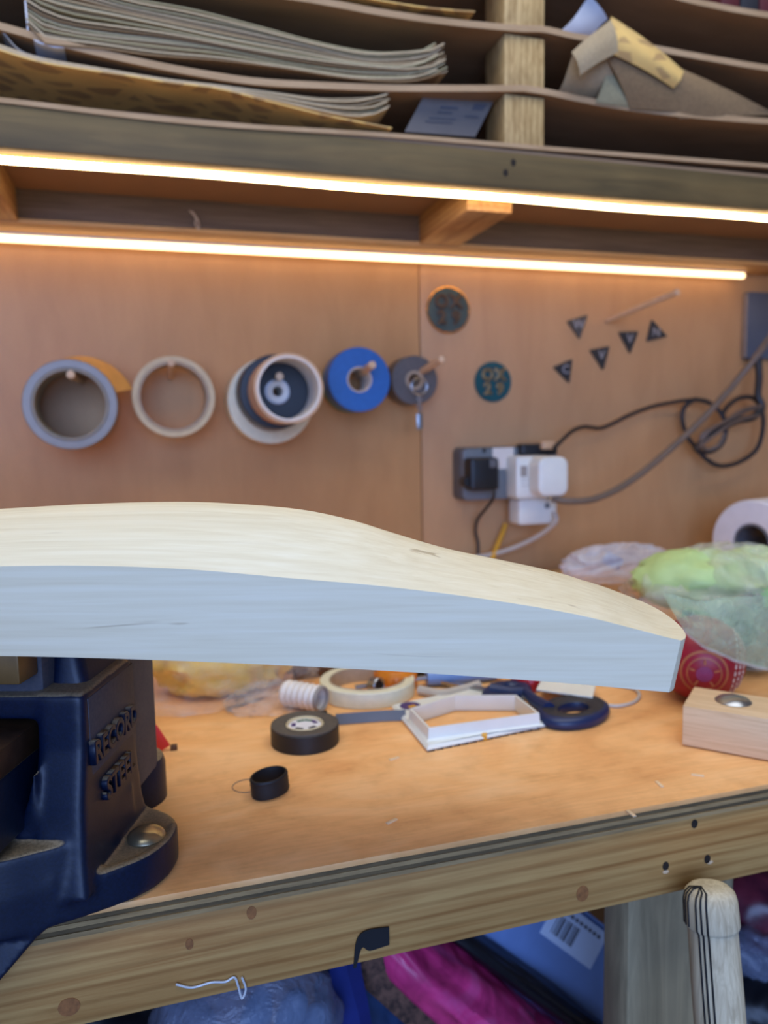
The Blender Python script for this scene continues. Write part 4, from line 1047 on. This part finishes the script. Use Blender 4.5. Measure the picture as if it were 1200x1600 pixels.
# bits behind
o, k = ground('bottle_cap', 'orange plastic cap on its side inside the cream tape roll', 'cap', 618, 1074)
MB().lathe([(0.0, 0.0), (0.017, 0), (0.0185, 0.004), (0.0185, 0.013), (0.015, 0.018), (0.0, 0.019)][::-1], 32).build('cap_shell', 'orange_plastic', o)
for i in range(16):
    a = 2*math.pi*i/16; MB().box((-0.0008, -0.001, 0.003), (0.0008, 0.001, 0.014), 0, Matrix.Rotation(a, 3, 'Z'), (0.0187*math.cos(a), 0.0187*math.sin(a), 0)).build('grip_rib', 'orange_plastic', o)
o, k = ground('bottle_cap', 'amber plastic lid behind the cream tape roll', 'cap', 590, 1056)
MB().lathe([(0.0, 0.0), (0.015, 0), (0.016, 0.003), (0.016, 0.012), (0.013, 0.016), (0.0, 0.017)][::-1], 32).build('cap_shell', 'orange_plastic', o)
o, k = ground('bearing', 'small steel bearing with a black bore beside the orange cap', 'bearing', 588, 1084, 0.0)
mxx = Matrix.Translation((0, 0, 0.0075)) @ Matrix.Rotation(math.radians(80), 4, 'X') @ Matrix.Rotation(0.5, 4, 'Y')
MB().ring(0.0075, 0.005, -0.005, 0.005, 28, mxx).build('outer_race', 'steel', o)
MB().disc(0.005, -0.004, 0.004, 24, mxx).build('seal', 'black_rubber', o)
o, k = ground('screwdriver', 'blue and white handled screwdriver lying under the bat', 'screwdriver', 725, 1068)
MB().tube([Vector((-0.035, 0.004, 0.008)), Vector((-0.01, 0.001, 0.008)), Vector((0.012, 0, 0.008)), Vector((0.03, -0.002, 0.008))], lambda e: 0.008 - 0.002*abs(e - .4), 14).build('handle', 'blue_white', o)
MB().tube([Vector((0.028, -0.002, 0.008)), Vector((0.036, -0.003, 0.008))], 0.006, 12).build('collar', 'white_plastic', o)
MB().tube([Vector((-0.035, 0.004, 0.008)), Vector((-0.1, 0.012, 0.004))], 0.0025, 8).build('shaft', 'steel', o)
o, k = ground('bottle_cap', 'dark red round cap behind the scissors', 'cap', 826, 1074)
MB().lathe([(0.0, 0.0), (0.014, 0), (0.015, 0.003), (0.015, 0.010), (0.012, 0.015), (0.0, 0.0165)][::-1], 32).build('cap_shell', 'red_cap', o)
for i in range(12):
    a = 2*math.pi*i/12; MB().box((-0.0008, -0.001, 0.002), (0.0008, 0.001, 0.011), 0, Matrix.Rotation(a, 3, 'Z'), (0.0152*math.cos(a), 0.0152*math.sin(a), 0)).build('grip_rib', 'red_cap', o)
# off-white card behind the scissors
q = [G(838, 1078, .0105), G(926, 1090, .0105), G(932, 1066, .0105), G(850, 1056, .0105)]
sheet_mb([[q[0], q[1]], [q[3], q[2]]], 0.0012).build('card', 'cream_plastic', None, label='off-white card lying behind the scissors under the bat', cat='card')
q = [(842, 1072), (920, 1084), (926, 1068), (854, 1060)]
mb = MB(); mb.loft([[G(x, y, 0.0003) for x, y in q], [G(x, y, 0.0) + Vector((0, 0, 0.0098)) for x, y in q]]); mb.build('card_stack', 'paper_white', None, label='small stack of white cards under the off-white card', cat='card')
# dark odds and ends strip along the back, pale ring, offcuts
pts = [G(x, y, 0.0016) for x, y in ((935, 1100), (965, 1103), (990, 1097), (999, 1086), (990, 1076), (960, 1070))]
MB().tube(spline(pts, 6), 0.0015, 8).build('string', 'cable_pale', None, label='white string looping out from behind the scissors', cat='string')
pts = [G(x, y, 0.0045) for x, y in ((655, 1078), (690, 1084), (720, 1078), (748, 1070))]
MB().tube(spline(pts, 6), 0.0042, 8).build('tube', 'cable_pale', None, label='bent pale plastic tube behind the white frame', cat='tube')
for i, (x, y, L_, m_, lab) in enumerate(((505, 1048, 0.07, 'abrasive', 'grey offcut stick lying behind the hose piece'), (690, 1052, 0.08, 'black_plastic', 'black stick lying behind the screwdriver'), (500, 1056, 0.05, 'dark_wood', 'dark wood stick behind the cream tape roll'))):
    p = G(x, y); MB().box((-L_/2, -0.005, 0), (L_/2, 0.005, 0.009), 0.001, Matrix.Rotation(-0.15 + 0.1*i, 3, 'Z'), p).build('offcut', m_, None, label=lab, cat='offcut')
# pale batten at the foot of the back wall
a = G(760, 930); 
MB().box((0.36, WY - 0.075, BENCH), (0.72, WY - 0.03, BENCH + 0.030), 0.001).build('batten', 'joist_pale', None, label='pale pine batten lying along the foot of the back wall', cat='batten')
# wood chips on the bench
for i, (x, y) in enumerate(((616, 1186), (1030, 1226), (1090, 1212), (612, 1284), (986, 1272))):
    p = G(x, y); MB().box((-0.004, -0.0012, 0), (0.004, 0.0012, 0.0008), 0.0002, Matrix.Rotation(0.3 + i*1.1, 3, 'Z'), p).build('wood_chip', 'dust_chip', None, label='tiny pale wood chip on the bench ' + ['in front of the white tray', 'nearest the wooden block', 'just below the wooden block', 'at the front edge left of centre', 'at the front edge right of centre'][i], cat='wood chip', group='wood chips on the bench top')

# wood block with bolt
a = G(1065, 1166); b_ = G(1200, 1191); dirx = (b_ - a).normalized(); rzb = math.atan2(dirx.y, dirx.x)
blk = thing('wood_block', 'pale wooden block with a round bolt head, at the right of the bench', 'block', a, (0, 0, rzb))
hb_ = 66*depth(a)/F
MB().box((0, 0, 0.001), (0.15, 0.047, hb_), 0.0012).build('block', 'block_wood', blk)
pb = G(1146, 1095, hb_) - a; Rz = Matrix.Rotation(-rzb, 3, 'Z'); pbl = Rz @ pb
MB().lathe([(1e-5, 0.0042), (0.006, 0.0038), (0.0105, 0.0022), (0.0125, 0.0004), (0.0122, 0), (1e-5, 0)], 32, Matrix.Translation((pbl.x, 0.026, hb_))).build('bolt_head', 'steel', blk)
MB().disc(0.004, hb_ - 0.001, hb_ + 0.0003, 16, Matrix.Translation((pbl.x + 0.034, 0.026, 0))).build('bolt_hole', 'hole_dark', blk)
MB().disc(0.006, 0.0, 0.004, 16, Matrix.Translation((0.085, 0.006, 0))).build('foot', 'black_rubber', blk)

# cricket ball
pb = G(1092, 1092); Rb = 0.036
ball = thing('cricket_ball', 'red leather cricket ball with a stitched seam between the bat toe and the block', 'ball', pb)
c = Vector((0, 0, Rb + 0.0002))
mb = MB()
rows = []
for i in range(33):
    ph = math.pi*min(max(i/32, .001), .999); rows.append([c + Rb*Vector((math.sin(ph)*math.cos(2*math.pi*j/48), math.sin(ph)*math.sin(2*math.pi*j/48), math.cos(ph))) for j in range(48)])
mb.loft(rows); mb.build('leather', 'red_leather', ball, 60)
ax = (RIGHT*1.0 - FWD*0.22 + DOWN*0.12).normalized()      # pole of the ball, the seam circles around it
q = ax.to_track_quat('Z', 'Y').to_matrix().to_4x4(); q.translation = c
for zc_ in (0.0225, 0.0262, 0.0298):
    rr = math.sqrt(Rb**2 - zc_**2)
    nst = 30
    for i in range(nst):
        a = 2*math.pi*i/nst
        if i % 1 == 0:
            p = q @ Vector(((rr + 0.0002)*math.cos(a), (rr + 0.0002)*math.sin(a), zc_)); p2 = q @ Vector(((rr + 0.0002)*math.cos(a + 0.13), (rr + 0.0002)*math.sin(a + 0.13), zc_))
            MB().tube([p, p2], 0.0007, 6).build('stitch', 'stitch', ball)
axp = (-FWD + RIGHT*0.05 + DOWN*0.22 - RIGHT*0.35).normalized()
q = axp.to_track_quat('Z', 'Y').to_matrix().to_4x4(); q.translation = c
for r0, r1, m_ in ((0.0185, 0.0168, 'gold_print'), (0.0065, 0.0, 'purple_print'), (0.0135, 0.0125, 'gold_print')):
    rows = []
    for rr in (r0, r1 + 1e-5):
        rows.append([q @ Vector((rr*math.cos(2*math.pi*i/40), rr*math.sin(2*math.pi*i/40), math.sqrt(Rb**2 - rr**2) + 0.0002)) for i in range(41)])
    MB().grid(rows).build('emblem_ring' if r1 > 0 else 'emblem_mark', m_, ball)
for i in range(5):
    a = 2*math.pi*i/5 + .3; rr = 0.0098
    MB().box((-0.002, -0.0008, 0), (0.002, 0.0008, 0.0005), 0, (q.to_3x3() @ Matrix.Rotation(a, 3, 'Z')), q @ Vector((rr*math.cos(a), rr*math.sin(a), math.sqrt(Rb**2 - rr**2)))).build('emblem_mark', 'gold_print', ball)

# green bag pile
gc = atY(1125, 935, 0.70)
def leafball(px, py, Y, size, mat, seed, label, cat='cloth', amp=.22):
    p = atY(px, py, Y); return blob_mb(p, size, seed, amp, 2.2, 36, 22, BENCH + 0.001, True, 0.08).build('green_bundle', mat, None, 60, label=label, cat=cat)
leafball(1090, 905, 0.64, (0.062, 0.05, 0.028), 'leaf_green', 2, 'pale green cloth bundle on top inside the plastic bag')
leafball(1185, 902, 0.66, (0.05, 0.05, 0.03), 'leaf_green', 12, 'pale green cloth bundle at the right side of the plastic bag')
leafball(1170, 965, 0.612, (0.044, 0.035, 0.030), 'bright_green', 4, 'bright green net bundle in the middle of the plastic bag')
leafball(1130, 975, 0.60, (0.030, 0.024, 0.018), 'deep_green', 6, 'dark green net bundle low in the plastic bag')
leafball(1195, 1006, 0.60, (0.035, 0.03, 0.022), 'deep_green', 8, 'deep green net bundle at the lower right of the plastic bag')
grip_lab = ['nearest the bat toe', 'highest of the six', 'in the middle of the six', 'rightmost of the six', 'leftmost and darkest of the six', 'lowest of the six']
for i, (x, y, Y) in enumerate(((1160, 962, .572), (1186, 944, .575), (1176, 985, .568), (1202, 966, .572), (1140, 982, .574), (1190, 1005, .566))):
    p = atY(x, y, Y); o = thing('rubber_grip', 'dark green rubber grip tube in the bag, ' + grip_lab[i], 'rubber grip', p, (math.radians(70 + 9*i), 0, 0.4*i), 'green rubber grips in the plastic bag')
    MB().ring(0.0095, 0.0072, -0.05, 0, 24).build('sleeve', 'ink_green' if i % 2 else 'deep_green', o)
    MB().ring(0.0104, 0.0072, -0.002, 0.0012, 24).build('rolled_end', 'deep_green', o)
p = atY(1150, 950, 0.63)
bagm = blob_mb(p, (0.108, 0.080, 0.056), 21, 0.26, 2.0, 72, 44, BENCH + 0.0008, True, 0.14)
bc = ball.location + Vector((0, 0, 0.0362))
for v_ in bagm.v:                       # the bag slumps over the ball
    dv = v_ - bc
    if dv.length < 0.0385: v_ += dv.normalized()*(0.0385 - dv.length)
bagob = bagm.build('plastic_bag', 'milky_film', None, 60, label='crumpled clear plastic bag full of green bundles at the right end', cat='bag')
tope = [(1035, 925), (1085, 940), (1140, 935), (1190, 930), (1240, 930), (1290, 930)]
bote = [(1066, 982), (1098, 1008), (1140, 1030), (1185, 1042), (1235, 1050), (1290, 1052)]
rows = []
for q_ in range(13):
    e = q_/12; row = []
    for k_ in range(25):
        f_ = k_/24*5; i_ = min(4, int(f_)); g_ = f_ - i_
        xa, ya = lerp(tope[i_][0], tope[i_+1][0], g_), lerp(tope[i_][1], tope[i_+1][1], g_)
        xb, yb = lerp(bote[i_][0], bote[i_+1][0], g_), lerp(bote[i_][1], bote[i_+1][1], g_)
        Yd = ball.location.y - 0.034 - 0.010*math.sin(e*math.pi*0.75) + 0.07*max(0, f_/5 - 0.55)**1.5 + 0.004*noise.noise(Vector((k_*0.35, q_*0.5, 3.3)))
        row.append(atY(lerp(xa, xb, e), lerp(ya, yb, e) + 4*noise.noise(Vector((k_*0.6, 1.7, q_*0.1))), Yd))
    rows.append(row)
sheet_mb(rows, 0.0005).build('bag_fold', 'green_film', bagob, 60)
edge = rows[-1]; MB().tube(edge, 0.0016, 6).build('rolled_hem', 'milky_film', bagob, 60)
p = atY(965, 880, 0.86)
blob_mb(p, (0.070, 0.022, 0.022), 31, 0.36, 2.2, 60, 34, BENCH + 0.003, True, 0.10).build('plastic_bag', 'white_film', None, 60, label='small empty clear plastic bag against the wall left of the green bag', cat='bag')
p = atY(955, 876, 0.862)
MB().box((-0.012, -0.002, -0.008), (0.016, 0.0, 0.009), 0.0006, Matrix.Rotation(0.5, 3, 'Y'), p).build('blue_label', 'blue_white', None, label='pale blue label inside the small empty bag', cat='label')
# supports under the green bag: dark tin and box
p = G(1195, 1050); MB().box((-0.02, 0.01, 0), (0.12, 0.10, 0.045), 0.003, Matrix.Rotation(-0.15, 3, 'Z'), p).build('tool_case', 'black_plastic', None, label='black case under the green plastic bag behind the block', cat='case')
# white paper roll standing on edge behind the green bag
p = atY(1174, 848, 0.86); k = scale_at(1174, 848, .86)
o = thing('paper_roll', 'white paper roll standing on edge behind the green bag', 'paper roll', p, (math.radians(90), 0, math.radians(-72)))
MB().ring(67*k, 29*k, -0.10, 0, 60, None, 0.002).build('paper', 'paper_white', o)
MB().ring(29*k, 26*k, -0.1002, 0.0006, 48).build('core', 'grey_dark', o)
MB().box((p.x - 0.05, 0.855, BENCH), (p.x + 0.07, 0.95, p.z - 67*k - 0.0005), 0.002).build('carton', 'shelf_board', None, label='brown carton under the white paper roll at the back of the bench', cat='box')

# ------------------------------------------------------------------ under the bench
# old bat handle leaning by the leg
h0 = atY(1108, 1382, 0.36); h1 = atY(1128, 1640, 0.345)
hd = thing('bat_handle', 'grey cane bat handle with a thicker top, leaning in front of the bench leg', 'bat handle', (0, 0, 0))
ax = (h0 - h1).normalized(); side_ = Vector((1, 0.15, 0)); side_ = (side_ - ax*side_.dot(ax)).normalized(); fr = ax.cross(side_)
kk = depth(h0)/F
low = h1 - ax*0.55
def hring(c, rx, ry, n=28): return [c + side_*rx*math.cos(2*math.pi*i/n) + fr*ry*math.sin(2*math.pi*i/n) for i in range(n)]
rw = 41*kk
sections = [(h0 + ax*0.0, 0.50), (h0 - ax*0.0012, 0.72), (h0 - ax*0.004, 0.90), (h0 - ax*0.008, 0.97), (h0 - ax*0.022, 1.0), (h0 - ax*0.0235, 0.97), (h0 - ax*0.0245, 0.90), (h0 - ax*0.06, 0.93), (low, 1.0)]
MB().loft([hring(c_, rw*s_, rw*s_) for c_, s_ in sections]).build('cane_core', 'cane', hd, 40)
for aa in (146, 158, 169):
    a0 = math.radians(aa)
    front = [c_ + side_*rw*s_*1.004*math.cos(a0) - fr*rw*s_*1.004*math.sin(a0) for c_, s_ in sections[1:]]
    back = [c_ + side_*rw*s_*1.004*math.cos(a0) + fr*rw*s_*1.004*math.sin(a0) for c_, s_ in sections[1:5]]
    topp = [h0 + ax*0.0003 + side_*rw*0.5*math.cos(a0)]
    MB().tube(back[::-1] + topp + front, 0.0006, 6).build('rubber_seam', 'black_rubber', hd)

def ubox(name, label, cat, px, py, Y, size, rot, mat):
    p = atY(px, py, Y); o = thing(name, label, cat, p, rot)
    return o
# blue-white carton tilted, with a barcode label
cb = thing('carton', 'pale blue carton tilted under the bench with a barcode label', 'box', atY(860, 1500, 0.60), (math.radians(-8), math.radians(43), math.radians(4)))
MB().box((-0.17, 0, -0.040), (0.17, 0.17, 0.052), 0.002).build('body', 'box_blue', cb)
MB().box((-0.171, -0.001, 0.0525), (0.171, 0.171, 0.0555), 0.001).build('lid', 'box_blue', cb)
LX, LZ = -0.026, 0.010
MB().box((LX - 0.002, -0.0012, LZ + 0.004), (LX + 0.075, 0.0, LZ + 0.040), 0.0003).build('label', 'box_label', cb)
for i in range(10):
    wb = 0.0008 + 0.0008*((i*7) % 3)
    MB().box((LX + 0.008 + i*0.0034, -0.0016, LZ + 0.010), (LX + 0.008 + i*0.0034 + wb, -0.0011, LZ + 0.028), 0).build('bar', 'print_grey', cb)
for i in range(9):
    MB().box((LX + 0.008 + i*0.0068, -0.0016, LZ + 0.0315), (LX + 0.0125 + i*0.0068, -0.0011, LZ + 0.0345), 0).build('print_block', 'print_grey', cb)
MB().box((-0.054, -0.0006, 0.022), (-0.042, 0.0, 0.040), 0.0002).build('handle_cutout', 'print_grey', cb)
# magenta bags
def ublob(name, label, cat, px, py, Y, size, rot, mat, seed, amp=0.2, fine=0.1, freq=2.0, group=None):
    o = blob_mb((0, 0, 0), size, seed, amp, freq, 48, 30, None, True, fine).build(name, mat, None, 60, label=label, cat=cat, group=group)
    o.location = atY(px, py, Y); o.rotation_euler = rot; return o
ublob('film_bag', 'bright magenta plastic bag under the middle of the bench', 'bag', 716, 1545, 0.58, (0.14, 0.05, 0.026), (0, math.radians(46), 0), 'magenta_film', 3)
ublob('film_bag', 'darker magenta plastic bag next to the tilted pale blue carton', 'bag', 790, 1588, 0.60, (0.14, 0.05, 0.026), (0, math.radians(44), 0), 'magenta_film', 14)
ublob('black_bag', 'black bag wedged between the magenta bags and the carton', 'bag', 826, 1535, 0.585, (0.15, 0.02, 0.009), (0, math.radians(43), 0), 'black_bag', 9)
# brown mottled board
bb = MB().box((-0.012, -0.014, -0.16), (0.018, 0.014, 0.16), 0.003).build('bark_strip', 'brown_mottle', None, label='brown mottled strip between the navy strap and the magenta bag', cat='strip')
bb.location = atY(628, 1555, 0.56); bb.rotation_euler = (0, math.radians(-40), 0)
# navy strap and denim
st = [atY(x, y, 0.53) for x, y in ((538, 1495), (545, 1530), (556, 1570), (566, 1620), (590, 1700))]
rows = [[p + Vector((-0.011 - 0.002*i, 0.004, 0)) for i, p in enumerate(st)], [p + Vector((0, -0.004, 0)) for p in st], [p + Vector((0.011 - 0.001*i, 0.002, 0)) for i, p in enumerate(st)]]
sheet_mb(rows, 0.003).build('strap', 'navy_cloth', None, label='navy blue cloth strap hanging beside the grey plastic bag', cat='strap')
ublob('denim_bundle', 'dark denim bundle behind the navy strap', 'cloth', 580, 1610, 0.60, (0.035, 0.03, 0.07), (0, math.radians(-25), 0), 'denim', 4)
# grey plastic bag with blue items
ublob('plastic_bag', 'grey translucent plastic bag under the left part of the bench', 'bag', 385, 1610, 0.52, (0.066, 0.04, 0.052), (0, 0, 0), 'grey_film', 17, 0.12, 0.08)
for i, (x, y) in enumerate(((400, 1590), (455, 1585), (490, 1600))):
    ublob('blue_bottle', 'pale blue bottle inside the grey bag, ' + ['leftmost', 'middle', 'rightmost'][i] + ' of three', 'bottle', x, y, 0.53, (0.011, 0.011, 0.022), (0.2*i, 0.3, 0), 'bag_items', 40 + i, 0.04, 0.0, group='bottles in the grey bag')
ublob('dark_bag', 'dark bag in the shadow left of the grey plastic bag', 'bag', 180, 1650, 0.60, (0.07, 0.05, 0.07), (0, 0, 0), 'black_bag', 23)
# right side bags
ublob('film_bag', 'maroon plastic bag under the right end of the bench', 'bag', 1210, 1430, 0.62, (0.085, 0.06, 0.055), (0, math.radians(25), 0), 'maroon_film', 6)
ublob('plastic_bag', 'clear bag draped below the maroon bag by the bench leg', 'bag', 1210, 1500, 0.58, (0.075, 0.04, 0.028), (0, math.radians(28), 0), 'grey_film', 27, 0.2, 0.15)
ublob('black_bag', 'black bag at the bottom right behind the cane handle', 'bag', 1210, 1590, 0.56, (0.075, 0.05, 0.05), (0, math.radians(20), 0), 'black_bag', 33)
